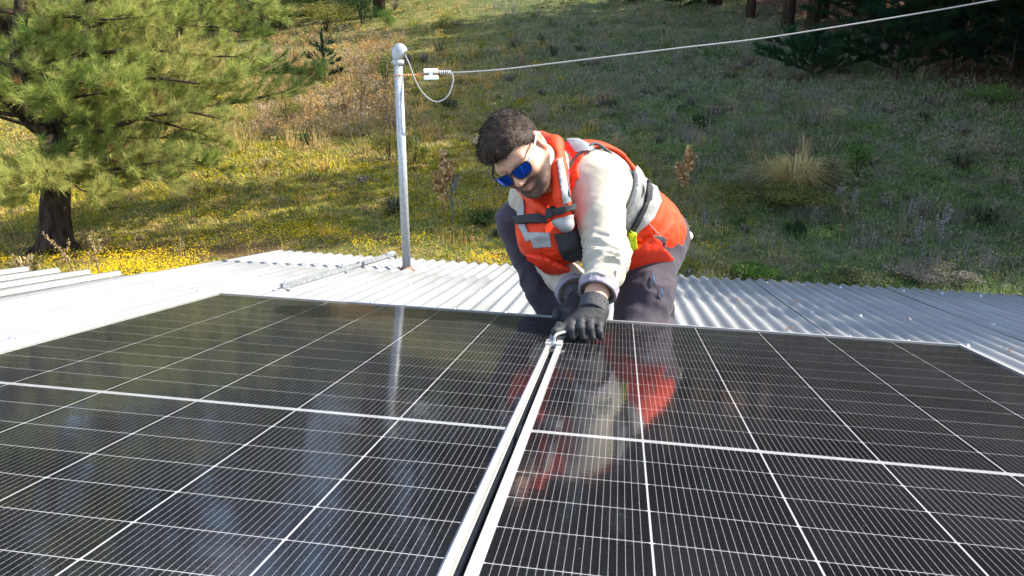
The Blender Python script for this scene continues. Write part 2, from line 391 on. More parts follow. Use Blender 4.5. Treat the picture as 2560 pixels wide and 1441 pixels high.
def pine_litter(x, y):
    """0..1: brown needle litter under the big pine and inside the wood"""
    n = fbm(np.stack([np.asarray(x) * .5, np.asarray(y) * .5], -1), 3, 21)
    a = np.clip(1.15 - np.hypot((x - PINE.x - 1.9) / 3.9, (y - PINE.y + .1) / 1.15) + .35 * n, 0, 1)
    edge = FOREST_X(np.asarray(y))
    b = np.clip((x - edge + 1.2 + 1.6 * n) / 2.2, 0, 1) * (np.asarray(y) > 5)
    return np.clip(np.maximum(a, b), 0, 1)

def FOREST_X(y):
    """where the dark wood on the right begins"""
    return np.interp(y, [0, 8, 14, 18, 22, 27, 33, 40, 60], [13, 12.0, 10.6, 9.6, 9.4, 9.0, 8.2, 7.5, 6])

PINE = G(143, 622)
make_ground()

# ---------------------------------------------------------------- the shed: corrugated roof
ZR = -0.15                                            # crests of the roof sheets, roof frame
PITCH, AMP = .073, .0105
def corrugated(w, y0, y1, tilt=.004, ny=10, seed=0):
    n = int(round(w / PITCH * 10)); xs = np.linspace(0, w, n + 1); ys = np.linspace(y0, y1, ny + 1)
    X, Y = np.meshgrid(xs, ys)
    Z = AMP * (np.cos(2 * math.pi * X / PITCH) - 1) + tilt * (1 - X / w) + .0025 * fbm(np.stack([X * 2 + seed * 9, Y * 1.2], -1), 2, seed)
    top = np.stack([X, Y, Z], -1).reshape(-1, 3); bot = top - np.array([0, 0, .0012])
    v = np.concatenate([top, bot]); nx = n + 1; i = np.arange(nx * (ny + 1)).reshape(ny + 1, nx); o = len(top)
    q = np.stack([i[:-1, :-1], i[:-1, 1:], i[1:, 1:], i[1:, :-1]], -1).reshape(-1, 4)
    fs = [q, q[:, ::-1] + o]
    for a in (i[0], i[-1][::-1], i[:, 0][::-1], i[:, -1]):
        fs.append(np.stack([a[1:], a[:-1], a[:-1] + o, a[1:] + o], -1))
    return mesh_np('roof_sheet', v, np.concatenate(fs), smooth=True)

shed = empty('shed', ROOF.copy())
tag(shed, 'low shed with a corrugated silver metal roof carrying the solar panels', 'building')
EAVE = 3.83
cover = .803
screw_me = None
def screws(x, y, parent):
    global screw_me
    if screw_me is None:
        b = MB(); b.lathe([(.011, 0), (.011, .002), (.007, .003), (.006, .003), (.006, .009), (.004, .010)], 10); screw_me = b.mesh('roof_screw', True)
    link('roof_screw', screw_me, M_steel, parent, Matrix.Translation((x, y, 0)))
x0s = [1.81 + cover * k for k in range(-5, 6)]
sheet_i = 0
for k, x0 in enumerate(x0s):
    left = x0 < -.8
    courses = [(-2.6, 3.02 + .04 * (k % 2), .006), (2.85, EAVE + .02 * (k % 3), 0)] if left else [(-2.6, EAVE + .012 * (k % 3), .001)]
    for y0, y1, dz in courses:
        me = corrugated(cover + PITCH * .6, y0, y1, seed=sheet_i); sheet_i += 1
        o = link('roof_sheet', me, M_roof, shed, Matrix.Translation((x0, 0, ZR + dz)))
        for ys in (3.62, 2.5, 1.9, .85):
            if y0 < ys < y1:
                for c in (1, 4, 7): screws(PITCH * c, ys, o)
b = MB(); b.box((-2.08, -2.5, -.30), (6.6, -2.4, ZR - .03)); b.build('fascia_board', M_wall, shed)
b = MB(); b.box((-2.0, EAVE - .34, -2.6), (6.4, EAVE - .26, ZR - .06)); b.build('wall', M_wall, shed)
b = MB(); b.box((-2.06, -2.38, -2.6), (-1.98, EAVE - .36, ZR - .06)); b.build('wall', M_wall, shed)
for yy in (-1.6, -.4, .85, 1.9, 2.5, 3.62 - .12):
    b = MB(); b.box((-1.97, yy - .02, ZR - .075), (6.4, yy + .02, ZR - .021)); b.build('purlin', M_wall, shed)

# the lower roof at the left: flat grey sheets between white ribs
leanto = empty('lean_to', ROOF.copy())
tag(leanto, 'lower lean-to roof of pale grey sheets with white ribs at far left', 'roof')
ZL = -.34
ribx = [-2.56 - .205 * k for k in range(0, 16)]
for k, rx in enumerate(ribx):
    yend = 3.5 - .03 * k
    b = MB(); b.add([(rx - .205 + .02, -1.5, ZL), (rx - .02, -1.5, ZL), (rx - .02, yend, ZL - .004), (rx - .205 + .02, yend, ZL - .004),
                    (rx - .205 + .02, -1.5, ZL - .003), (rx - .02, -1.5, ZL - .003), (rx - .02, yend, ZL - .007), (rx - .205 + .02, yend, ZL - .007)],
                   [(0, 1, 2, 3), (7, 6, 5, 4), (0, 4, 5, 1), (1, 5, 6, 2), (2, 6, 7, 3), (3, 7, 4, 0)])
    b.build('flat_sheet', M_whiteroof, leanto)
    b = MB(); prof = [(-.022, 0), (-.012, .028), (.012, .028), (.022, 0)]
    v = [(rx + px, yy, ZL + pz) for yy in (-1.5, yend + .015) for px, pz in prof]
    b.add(v, [(4, 5, 1, 0), (5, 6, 2, 1), (6, 7, 3, 2), (0, 1, 2, 3), (7, 6, 5, 4)])
    rib = b.build('rib', M_roof, leanto)
b = MB(); b.box((-2.54, -1.5, ZL - .004), (-2.1, 3.5, ZL)); b.build('flat_sheet', M_whiteroof, leanto)
b = MB(); b.box((-5.6, 2.9, -2.5), (-2.2, 2.98, ZL - .03)); b.build('wall', M_wall, leanto)

# ---------------------------------------------------------------- solar panels
CW_, RP, GAP, MIDG = .1835, .08772, .04084, .00566
def panel_mesh_box(w, l, h, bevel):
    b = MB(); b.box((-w / 2, -l / 2, 0), (w / 2, l / 2, h)); return b.mesh('cell', False, bevel)
def rounded_cell():
    w, l, c = CW_ - .0029, RP - .0016, .003
    x, y = w / 2, l / 2
    ring = [(-x + c, -y), (x - c, -y), (x, -y + c * .5), (x, y - c * .5), (x - c, y), (-x + c, y), (-x, y - c * .5), (-x, -y + c * .5)]
    v = [(a, b_, .00015) for a, b_ in ring] + [(a, b_, 0) for a, b_ in ring]
    f = [tuple(range(8))] + [(k, k + 8, (k + 1) % 8 + 8, (k + 1) % 8) for k in range(8)]
    me = bpy.data.meshes.new('cell'); me.from_pydata(v, [], f); me.update(); me.materials.append(M_cell); return me
cell_me = rounded_cell()
FT = .0095; LIP = .0028                                            # frame flange
HALF = 12 * RP + MIDG
def rail_profile(inward):
    """frame cross-section: x outward from the glass edge, z up; grooved outer face"""
    return [(0, .0052), (FT, .0052), (FT, -.004), (FT - .0015, -.006), (FT - .0015, -.009), (FT, -.011), (FT, -.020), (FT - .0012, -.022), (FT, -.024), (FT, -.031), (0, -.031), (0, -.029), (FT - .003, -.029), (FT - .003, -.003), (0, -.003)]
def extrude(prof, length, mat4):
    n = len(prof); v = [mat4 @ Vector((px, s * length / 2, pz)) for s in (-1, 1) for px, pz in prof]
    f = [(k, (k + 1) % n, (k + 1) % n + n, k + n) for k in range(n)] + [tuple(range(n - 1, -1, -1)), tuple(range(n, 2 * n))]
    return v, f
def solar_panel(sign, label):
    x0 = sign * (GAP / 2 + 3 * CW_)                    # panel centre
    root = empty('solar_panel', ROOF @ Matrix.Translation((x0, 0, 0)))
    tag(root, label, 'solar panel', 'pair of solar panels side by side on the roof')
    b = MB(); b.box((-3 * CW_ - .006, -HALF - .006, -.006), (3 * CW_ + .006, HALF + .006, -.00003)); b.build('backsheet', M_back, root)
    b = MB(); b.box((-3 * CW_, -.0011, -.00001), (3 * CW_, .0011, .0002)); b.build('centre_ribbon', M_steel, root)
    for r in range(24):
        yy = (r - 11.5) * RP + math.copysign(MIDG, r - 11.5)
        for c in range(6):
            o = link('cell', cell_me, None, root, Matrix.Translation(((c - 2.5) * CW_, yy, 0)))
    b = MB(); b.box((-3 * CW_ - LIP + .0002, -HALF - LIP + .0002, .0012), (3 * CW_ + LIP - .0002, HALF + LIP - .0002, .0042))
    me = b.mesh('glass_cover'); me.materials.append(M_clear); me.materials.append(M_glass)
    for p in me.polygons: p.material_index = 1 if p.normal.z > .9 else 0
    link('glass_cover', me, None, root)
    L2 = 2 * (HALF + FT + LIP); W2 = 6 * CW_ + 2 * LIP
    for s in (-1, 1):
        m = Matrix.Translation((s * (3 * CW_ + LIP), 0, 0)) @ (Matrix.Identity(4) if s > 0 else Matrix.Rotation(math.pi, 4, 'Z'))
        v, f = extrude(rail_profile(1), L2, m); b = MB(); b.add(v, f); b.build('frame_rail', M_alu, root)
        m = Matrix.Translation((0, s * (HALF + LIP), 0)) @ Matrix.Rotation(s * math.pi / 2, 4, 'Z')
        v, f = extrude(rail_profile(1), W2, m); b = MB(); b.add(v, f); b.build('frame_rail', M_alu, root)
    # junction leads under the panel are out of sight; the short end of one shows in the gap
    return root
solar_panel(-1, 'left solar panel of the pair, black cells, worker shadow on it')
solar_panel(1, 'right solar panel of the pair, mirroring the worker in its glass')

for yy, lab in ((.68, 'aluminium mounting rail under the panels nearest the worker'), (-.62, 'aluminium mounting rail under the near half of the panels')):
    root = empty('mounting_rail', ROOF @ Matrix.Translation((0, yy, -.031)))
    tag(root, lab, 'rail', 'mounting rails')
    b = MB(); prof = [(-.02, 0), (-.006, 0), (-.006, -.008), (.006, -.008), (.006, 0), (.02, 0), (.02, -.04), (-.02, -.04)]
    n = len(prof); v = [(s, py, pz - .0005) for s in (-1.19, 1.19) for py, pz in prof]
    b.add(v, [(k, k + n, (k + 1) % n + n, (k + 1) % n) for k in range(n)] + [tuple(range(n)), tuple(range(2 * n - 1, n - 1, -1))])
    b.build('rail', M_alu, root)
    for xx in (-1.15, -.4, .4, 1.15):
        b = MB(); b.box((xx - .02, -.029, -.119), (xx + .02, -.022, -.004)); b.box((xx - .02, -.075, -.119), (xx + .02, -.03, -.113)); b.build('foot', M_alu, root)

# clamp between the panels, bolt and key
CL = Vector((.0, .672, .0052))
clamp = empty('mid_clamp', ROOF @ Matrix.Translation(CL))
tag(clamp, 'small silver clamp bridging the gap between the panels under the gloved hand', 'clamp')
b = MB(); prof = [(-.021, .0004), (-.021, .0045), (-.0075, .0045), (-.0055, -.012), (.0055, -.012), (.0075, .0045), (.021, .0045), (.021, .0004), (.0105, .0004), (.0085, -.016), (-.0085, -.016), (-.0105, .0004)]
# flanges rest on both frames, the channel dips into the gap
v = []; n = len(prof)
for yy in (-.026, .026): v += [(px * .98 if abs(px) > .02 else max(-.0066, min(.0066, px)) , yy, pz) for px, pz in prof]
b.add(v, [(k, (k + 1) % n, (k + 1) % n + n, k + n) for k in range(n)] + [(0, 1, 2, 11), (2, 3, 10, 11), (3, 4, 9, 10), (4, 5, 8, 9), (5, 6, 7, 8)] + [tuple(x + n for x in q[::-1]) for q in [(0, 1, 2, 11), (2, 3, 10, 11), (3, 4, 9, 10), (4, 5, 8, 9), (5, 6, 7, 8)]])
b.build('clamp_plate', M_alu, clamp)
b = MB(); b.lathe([(.0063, -.011), (.0063, .004), (.0045, .0052), (.0038, .003)], 12); b.build('bolt', M_steel, clamp, True)
key = empty('hex_key', ROOF @ Matrix.Translation(CL + Vector((0, 0, .004))))
tag(key, 'bent silver hex key turned in the clamp bolt by the worker', 'tool')
b = MB(); b.tube([(0, 0, 0), (.0008, .001, .012), (.002, .003, .016), (.006, .010, .0185), (.014, .024, .0195), (.028, .050, .020), (.045, .072, .020)], .0038, 6); b.build('shaft', M_steel, key)

b = MB(); pts = []
p0 = roof_at(1300, 1072, z=-.012)
for k in range(13):
    g = k / 12 * math.pi * 1.5; pts.append((p0.x + .004 * math.sin(g * 2), p0.y + .02 * math.cos(g), p0.z - .012 + .012 * math.sin(g)))
lead = b.build('cable_loop', M_black, None, True, matrix=ROOF.copy()); 
b2 = MB(); b2.tube([(0.0, .2 + p0.y, -.035), (.003, p0.y + .06, -.03), (.002, p0.y + .02, -.016), (0, p0.y, -.010), (-.003, p0.y - .02, -.018), (-.001, p0.y - .06, -.034), (0, p0.y - .25, -.036)], .0035, 8); lead.data = b2.mesh('cable_loop', True); lead.data.materials.append(M_black)
tag(lead, 'black cable loop showing in the gap between the two panels', 'cable')

# steel channel lying on the roof at the left of the mast
root = empty('steel_channel', ROOF @ Matrix.Translation((-1.40, 0, ZR + .003)))
tag(root, 'galvanised steel channel lying along the roof left of the mast', 'channel')
ya, yb = 2.12, 3.86
b = MB(); b.box((-.016, ya, .004), (.016, yb, .006)); b.box((-.016, ya, .0062), (-.0135, yb, .024)); b.box((.0135, ya, .0062), (.016, yb, .024)); b.build('channel', M_steel, root)
for yy in (ya + .02, ya + .78, yb - .12):
    b = MB(); b.box((-.03, yy - .014, .0), (.03, yy + .014, .0035)); b.box((-.0205, yy - .010, .0245), (.0205, yy + .010, .027)); b.box((-.0205, yy - .010, .0037), (-.0165, yy + .010, .0243)); b.box((.0165, yy - .010, .0037), (.0205, yy + .010, .0243)); cl = b.build('strap_clamp', M_steel, root)
    b = MB(); b.lathe([(.007, .0272), (.007, .032), (.0035, .0322), (.0035, .044), (.003, .045)], 8, Matrix.Translation((0, yy, 0))); b.build('bolt', M_steel, cl)
b = MB(); b.tube([(0, yb - .1, .020), (0, yb + .0, .022), (.0, yb + .05, .012), (.0, yb + .085, -.02), (0, yb + .10, -.08)], .0125, 10); b.build('elbow', M_steel, root, True)

# ---------------------------------------------------------------- service mast, insulator and line
base = roof_at(1017, 672, z=ZR - .004); bw = to_world(base)
def plumb_at(px, py):
    """point on the mast's plumb line seen at that pixel height"""
    best = None
    for k in range(0, 1600):
        q = bw + Vector((0, 0, k * .001)); c = cam.matrix_world.inverted() @ q
        v = PH / 2 - FOC * c.y / -c.z
        if v <= py: return q
    return q
top = plumb_at(0, 150); hgt = (top - bw).length
mast = empty('service_mast', Matrix.Translation(bw))
tag(mast, 'grey metal service mast with a domed weatherhead standing on the roof', 'mast')
r = .0255
b = MB(); b.tube([(0, 0, -.03), (0, 0, hgt)], r, 20); b.build('pole', M_zincpipe, mast, True)
b = MB(); b.lathe([(.052, -.014), (.04, .0), (.031, .012), (r + .0006, .016)], 18); b.build('base_flashing', M_rust, mast, True)
b = MB(); b.lathe([(r + .001, hgt - .028), (r + .009, hgt - .026), (r + .009, hgt - .002), (r + .004, hgt)], 18); cap = b.build('collar', M_zincpipe, mast, True)
for g in (-.9, .4):
    b = MB(); m = Matrix.Translation((0, 0, hgt - .014)) @ Matrix.Rotation(g, 4, 'Z') @ Matrix.Translation((0, -r - .008, 0)) @ Matrix.Rotation(math.pi / 2, 4, 'X'); b.lathe([(.006, 0), (.006, .006)], 8, m); b.build('screw', M_steel, cap)
# hood: a dome drawn out towards the line, its mouth facing down and out
bm = bmesh.new(); bmesh.ops.create_uvsphere(bm, u_segments=24, v_segments=16, radius=1.0)
for v_ in bm.verts: v_.co = Vector((v_.co.x * .047 + .012, v_.co.y * .036, v_.co.z * (.056 if v_.co.z > 0 else .07) + hgt + .034))
for pc, pn in (((0, 0, hgt - .001), (0, 0, -1)), ((.024, 0, hgt + .018), (.72, 0, -.69))):
    g_ = bmesh.ops.bisect_plane(bm, geom=bm.verts[:] + bm.edges[:] + bm.faces[:], plane_co=pc, plane_no=pn, clear_outer=True)
    bmesh.ops.contextual_create(bm, geom=[e for e in g_['geom_cut'] if isinstance(e, bmesh.types.BMEdge)])
for f_ in bm.faces: f_.smooth = len(f_.verts) < 6
me = bpy.data.meshes.new('weatherhead_hood'); bm.to_mesh(me); bm.free(); link('weatherhead_hood', me, M_zincpipe, mast)

def mast_px(px, py, dep=0.0):
    """pixel -> world point in the upright plane of the mast facing the camera, dep metres further off"""
    d = rays(px, py); f_ = np.array([CAMW[0] - bw.x, CAMW[1] - bw.y, 0]); f_ /= np.linalg.norm(f_)
    t = np.dot(np.array(bw) - f_ * dep - CAMW, f_) / np.dot(d, f_); return Vector(CAMW + d * t)
A = plumb_at(0, 188); ins = mast_px(1077, 186)
wire = MB(); ax = (ins - A); L_ = ax.length; ax.normalize(); sd = Vector((0, 0, 1)).cross(ax).normalized(); up = ax.cross(sd)
for ph in (0, math.pi):
    wire.tube([A + ax * (r * .6 + (L_ - .03 - r * .6) * k / 30) + (sd * math.cos(k * 1.1 + ph) + up * math.sin(k * 1.1 + ph)) * .0042 for k in range(31)], .0026, 6)
wire.tube([A + Vector((math.cos(g), math.sin(g), 0)) * (r + .002) for g in np.linspace(0, 2 * math.pi, 25)], .0028, 6, False)
tw = wire.build('tie_wire', M_copper, None, True); tag(tw, 'twisted copper tie wire between the mast and the white insulator', 'wire')
b = MB(); m = Matrix.Translation(ins) @ ax.to_track_quat('X', 'Z').to_matrix().to_4x4()
for s in (-1, 1):
    b.box((-.042, -.019, s * .0185 - .0125), (.042, .019, s * .0185 + .0125), m)
b.box((-.012, -.018, -.008), (.012, .018, .008), m)
insu = b.build('insulator', M_porcelain, None, False, .005); tag(insu, 'small white porcelain insulator holding the grey line beside the mast', 'insulator')
line_px = [(1092, 182), (1130, 182), (1180, 180), (1260, 172), (1400, 158), (1560, 139), (1720, 118), (1900, 96), (2100, 65), (2300, 32), (2480, 0), (2700, -42), (3000, -105), (3400, -200)]
pts = [mast_px(x, y + (1.6 * math.sin(x * .031) if x > 1200 else 0), -.02 * max(0, (x - 1300)) / 300) for x, y in line_px]
def smooth_path(p, n=8):
    out = []
    for i in range(len(p) - 1):
        p0, p1, p2, p3 = p[max(i - 1, 0)], p[i], p[i + 1], p[min(i + 2, len(p) - 1)]
        for k in range(n):
            t = k / n; out.append(.5 * ((2 * p1) + (p2 - p0) * t + (2 * p0 - 5 * p1 + 4 * p2 - p3) * t * t + (3 * p1 - p0 - 3 * p2 + p3) * t ** 3))
    out.append(p[-1]); return out
sv = MB(); sv.tube(smooth_path(pts, 10), .0046, 8)
ln = sv.build('service_line', M_cable, None, True); tag(ln, 'grey overhead line running from the insulator up to the right', 'cable')
loop_px = [(1128, 182), (1133, 196), (1130, 215), (1122, 236), (1108, 250), (1090, 255), (1072, 247), (1055, 230), (1040, 205), (1030, 180), (1022, 158), (1012, 138)]
lp = [mast_px(x, y, -.04 * math.sin(k / 11 * math.pi)) for k, (x, y) in enumerate(loop_px)]
b = MB(); b.tube(smooth_path(lp, 6), [.0042] * (6 * 11 + 1), 8); o = b.build('loop', M_cable, ln, True)
b = MB(); cpts = []
for k in range(73):
    g = k / 12 * 2 * math.pi; c = mast_px(1098 + 30 * k / 72, 181.5); cpts.append(c + Vector((0, 0, 1)) * .011 * math.sin(g) + sd * .011 * math.cos(g))
b.tube(cpts, .0032, 6); b.build('wrap', M_steel, ln, True)

# dead needles blown onto the roof sheets
M_litter = material('dead_needles', (.34, .16, .06), .8, 0, .3, 80)
for k, (px, py, n, lab) in enumerate([(1850, 756, 7, 'small orange tuft of dead needles on the roof right of the worker'), (1968, 826, 6, 'dead needle sprig on the roof by the right panel edge'), (2272, 802, 4, 'dead needle on the roof right of the second sheet seam'), (1990, 757, 5, 'dry grey sprig on the roof beside the sheet seam'), (2520, 880, 5, 'dead needle sprig on the roof beside the far right panel corner')]):
    rg = np.random.default_rng(k + 5); p = roof_at(px, py, z=ZR + .004); b_ = MB()
    for j in range(n):
        a_ = rg.random() * 6.28; L = .014 + .02 * rg.random(); b_.tube([(0, 0, .001), (math.cos(a_) * L * .6, math.sin(a_) * L * .6, .008 + .01 * rg.random()), (math.cos(a_) * L, math.sin(a_) * L, .002 + .012 * rg.random())], [.0011, .001, .0006], 4)
    tag(b_.build('needle_sprig', M_litter, None, False, 0, ROOF @ Matrix.Translation(p)), lab, 'dry needles', 'dead needles on the roof')
# ---------------------------------------------------------------- vegetation
M_needle = leaf_material('pine_needles', .42)
M_leaf = leaf_material('leaves', .4)
M_grass = leaf_material('grass_blades', .3, .7)
M_dry = leaf_material('dry_stalks', .2, .8)
M_petal = leaf_material('flower_petals', .25, .6)
M_bark = material('pine_bark', (.018, .013, .010), .95, 0, .3, 12, 1.0, 16, spec=.1, stretch=(1, 1, .3), base2=(.075, .053, .04))


def needles(pos, dirs, n, length, width, spread, col, rg, jitter=.25):
    """n thin needles fanning out at every tuft; returns vertices, faces, colours"""
    T = len(pos); p = np.repeat(pos, n, 0); d = np.repeat(dirs, n, 0); c = np.repeat(col, n, 0)
    N = T * n; rnd = unit(rg.normal(size=(N, 3)))
    nd = unit(d * 1.0 + rnd * spread); L = length * (.7 + .5 * rg.random((N, 1)))
    base = p + d * (rg.random((N, 1)) - .5) * length * .6
    side = unit(np.cross(nd, unit(rg.normal(size=(N, 3))))) * width * .5
    v = np.stack([base - side, base + side, base + nd * L - np.array([0, 0, .12]) * L * rg.random((N, 1))], 1).reshape(-1, 3)
    c = np.clip(c * (1 + jitter * rg.normal(size=(N, 1))), .004, 1); c = np.repeat(c, 3, 0)
    return v, np.arange(N * 3).reshape(-1, 3), c

def limb_path(p0, az, length, rise, droop, rg, n=7, wob=.06):
    out = []; d = np.array([math.cos(az), math.sin(az), 0]); s = np.array([-d[1], d[0], 0]); k = rg.normal() * .5
    for i in range(n):
        t = i / (n - 1)
        out.append(p0 + d * length * t + np.array([0, 0, rise * t * length - droop * length * t * t * (1 - .55 * t)]) + s * length * wob * k * math.sin(t * 4) + rg.normal(size=3) * length * .012)
    return np.array(out)

def foliate(paths, rg, twigs, twig_len, tufts, wood, tw_r=.008, start=.25, up=.35):
    """side twigs on limbs; returns tuft positions and directions and adds twig wood"""
    P = []; D = []
    for path in paths:
        n = len(path); seg = np.linalg.norm(path[-1] - path[0])
        for k in range(max(2, int(twigs * seg))):
            t = start + (1 - start) * (k + rg.random()) / max(2, int(twigs * seg)); x = t * (n - 1); i = min(int(x), n - 2); f = x - i
            o = path[i] * (1 - f) + path[i + 1] * f; tan = unit(path[i + 1] - path[i])
            sd = unit(np.cross(tan, [0, 0, 1.0])) * (1 if k % 2 else -1)
            dr = unit(tan * (.55 + .5 * rg.random()) + sd * (.25 + .8 * rg.random()) + np.array([0, 0, up * (rg.random() * 1.4 - .4)]))
            L = twig_len * (.5 + .8 * rg.random()) * (1.15 - .5 * t)
            pts = [o + dr * L * s + np.array([0, 0, .18 * L * s * s]) for s in (0, .35, .7, 1)]
            if wood is not None: wood.tube(pts, [tw_r, tw_r * .8, tw_r * .6, tw_r * .35], 4, False)
            for j in range(tufts):
                s = .25 + .75 * (j + rg.random() * .8) / tufts
                P.append(o + dr * L * s + np.array([0, 0, .18 * L * s * s]) + rg.normal(size=3) * .02); D.append(unit(dr + np.array([0, 0, .45]) + rg.normal(size=3) * .15))
    return np.array(P), np.array(D)

def palette(pos, rg, cols, scale=.8, seed=3):
    n = fbm(pos * scale, 3, seed) * 1.1 + rg.normal(size=len(pos)) * .22; t = np.clip((n + 1) / 2, 0, .999) * (len(cols) - 1)
    i = t.astype(int); f = (t - i)[:, None]; c = np.array(cols); return c[i] * (1 - f) + c[np.minimum(i + 1, len(cols) - 1)] * f

# ---- the big pine at the left
def hero_pine():
    rg = np.random.default_rng(11); base = np.array(PINE)
    dist = float(np.linalg.norm(base[:2] - CAMW[:2])); fwd = unit(np.array([base[0] - CAMW[0], base[1] - CAMW[1], 0]))
    def pp(px, py, dep=0):
        d = rays(px, py); t = (np.dot(base - CAMW, fwd) + dep) / np.dot(d, fwd); return CAMW + d * t - base
    root = empty('pine_tree', Matrix.Translation(PINE)); tag(root, 'large sunlit pine with a dark leaning trunk and long needles at left', 'tree')
    w_ = MB()
    trunk = [pp(142, 640), pp(140, 600), pp(137, 540), pp(140, 480), pp(136, 400), pp(128, 335)]
    w_.tube(trunk, [.36, .29, .25, .235, .215, .2], 16)
    for g in range(7):                                  # root flare
        a = g * .9 + .2; w_.tube([(math.cos(a) * .12, math.sin(a) * .12, .30), (math.cos(a) * .30, math.sin(a) * .30, .07), (math.cos(a) * .52, math.sin(a) * .52, -.06)], [.10, .08, .03], 8)
    stem_l = [pp(128, 338), pp(100, 320, -.1), pp(72, 300, -.2), pp(50, 230, -.2), pp(44, 160, -.1), pp(52, 30, 0), pp(60, -140, .1), pp(66, -420, .2), pp(70, -800, .1)]
    stem_r = [pp(130, 338), pp(150, 280, .1), pp(166, 226, .15), pp(195, 135, .2), pp(213, 70, .3), pp(235, -60, .4), pp(250, -260, .6), pp(255, -480, .7)]
    w_.tube(stem_l, [.17, .15, .145, .13, .12, .105, .09, .06, .02], 10); w_.tube(stem_r, [.15, .13, .12, .105, .09, .07, .05, .03], 10)
    limbs = []
    def limb(pts, r):
        a = np.array([p for p in pts]); limbs.append(a); w_.tube([Vector(p) for p in a], [r * (1 - .85 * i / (len(a) - 1)) for i in range(len(a))], 7)
    limb([pp(188, 141, .2), pp(240, 132, -.1), pp(290, 129, -.3), pp(418, 129, -.6), pp(534, 141, -.8), pp(626, 143, -1.0)], .055)
    limb([pp(60, 172, -.1), pp(110, 158, -.3), pp(150, 148, -.4), pp(200, 130, -.8)], .05)
    limb([pp(140, 380, 0), pp(185, 358, -.3), pp(243, 330, -.6), pp(369, 291, -1.1), pp(470, 280, -1.4), pp(560, 300, -1.6)], .065)
    limb([pp(165, 230, .1), pp(300, 240, .3), pp(420, 262, .5), pp(534, 267, .5), pp(640, 247, .4), pp(715, 228, .4), pp(800, 196, .3)], .06)
    limb([pp(70, 305, -.2), pp(30, 270, -.5), pp(0, 243, -.7), pp(-120, 200, -1.2), pp(-260, 210, -1.6)], .07)
    limb([pp(136, 400, 0), pp(190, 420, -.5), pp(260, 430, -.9), pp(360, 410, -1.2), pp(460, 395, -1.4)], .05)
    limb([pp(136, 410, 0), pp(100, 420, -.7), pp(60, 430, -1.3), pp(0, 440, -1.9)], .05)
    limb([pp(140, 430, 0), pp(190, 440, .5), pp(280, 445, .9), pp(390, 435, 1.0)], .045)
    limb([pp(195, 140, .2), pp(300, 90, .6), pp(430, 60, .8), pp(560, 70, .9), pp(660, 100, .8)], .05)
    limb([pp(213, 70, .3), pp(330, 30, 0), pp(450, -10, -.4), pp(600, -10, -.7), pp(680, 40, -.8)], .05)
    limb([pp(140, 350, 0), pp(240, 300, .6), pp(380, 250, .9), pp(500, 215, 1.0), pp(640, 180, .9), pp(760, 185, .8)], .05)
    limb([pp(170, 215, .1), pp(280, 200, -.7), pp(390, 195, -1.2), pp(500, 210, -1.5), pp(590, 205, -1.6)], .05)
    limb([pp(137, 340, 0), pp(210, 330, .9), pp(310, 345, 1.4), pp(430, 345, 1.6), pp(520, 350, 1.6)], .05)
    limb([pp(140, 430, 0), pp(180, 452, -.3), pp(225, 468, -.6), pp(300, 462, -.8)], .035)
    limb([pp(138, 370, 0), pp(230, 380, .2), pp(330, 395, .3), pp(440, 412, .3), pp(530, 405, .2)], .045)
    limb([pp(150, 300, .1), pp(260, 290, -.2), pp(380, 300, -.4), pp(490, 330, -.5), pp(560, 355, -.6)], .045)
    limb([pp(140, 420, 0), pp(240, 425, .5), pp(350, 445, .9), pp(450, 462, 1.0)], .04)
    limb([pp(140, 400, 0), pp(260, 395, -.8), pp(370, 425, -1.2), pp(420, 460, -1.3)], .04)
    limb([pp(145, 360, 0), pp(290, 350, .9), pp(420, 375, 1.4), pp(550, 425, 1.6)], .045)
    limb([pp(140, 440, 0), pp(120, 452, -.7), pp(80, 478, -1.2), pp(30, 498, -1.5)], .035)
    limb([pp(140, 425, 0), pp(165, 448, -.8), pp(200, 474, -1.2), pp(250, 492, -1.4)], .035)
    limb([pp(138, 390, 0), pp(130, 400, -.9), pp(120, 430, -1.5), pp(115, 460, -1.8)], .03)
    limb([pp(136, 420, 0), pp(90, 470, -.4), pp(40, 500, -.8), pp(-40, 520, -1.2)], .04)
    limb([pp(200, 110, .2), pp(310, 160, .3), pp(430, 180, .3), pp(560, 190, .2), pp(680, 165, .1)], .045)
    limb([pp(225, 0, .3), pp(340, -30, .6), pp(470, -10, .8), pp(600, 30, .9)], .045)
    limb([pp(52, 40, 0), pp(150, 40, -.6), pp(260, 50, -1.0), pp(380, 40, -1.3)], .045)
    limb([pp(46, 150, 0), pp(130, 200, -.8), pp(230, 210, -1.3), pp(330, 235, -1.6)], .045)
    stems = [np.array(stem_l), np.array(stem_r)]
    for s, m in ((stems[0], 20), (stems[1], 16)):         # limbs all round, also out of frame
        for k in range(m):
            t = .08 + .9 * k / m; x = t * (len(s) - 1); i = min(int(x), len(s) - 2); p0 = s[i] + (s[i + 1] - s[i]) * (x - i)
            L = (3.1 - 1.9 * t) * (.75 + .5 * rg.random()); az = k * 2.4 + rg.random()
            if p0[2] < 4.2 and abs((az % 6.283) - 5.0) < .9: L *= .55
            limb(limb_path(p0, az, L, .22, .15, rg), .04)
    P, D = foliate(limbs, rg, 11.5, .64, 5, w_, .005, .10, 1.0)
    keep = rg.random(len(P)) < .92; P = P[keep]; D = D[keep]
    col = palette(P, rg, [(.05, .115, .03), (.17, .245, .06), (.34, .39, .10), (.45, .44, .14), (.52, .43, .18)], .9, 4)
    dead = rg.random(len(P)) < .035; col[dead] = (.22, .12, .05)
    v, f, c = needles(P, D, 40, .20, .0062, .8, col, rg)
    link('trunk', w_.mesh('trunk', True), M_bark, root)
    link('crown', mesh_np('crown', v, f, c), M_needle, root)
hero_pine()

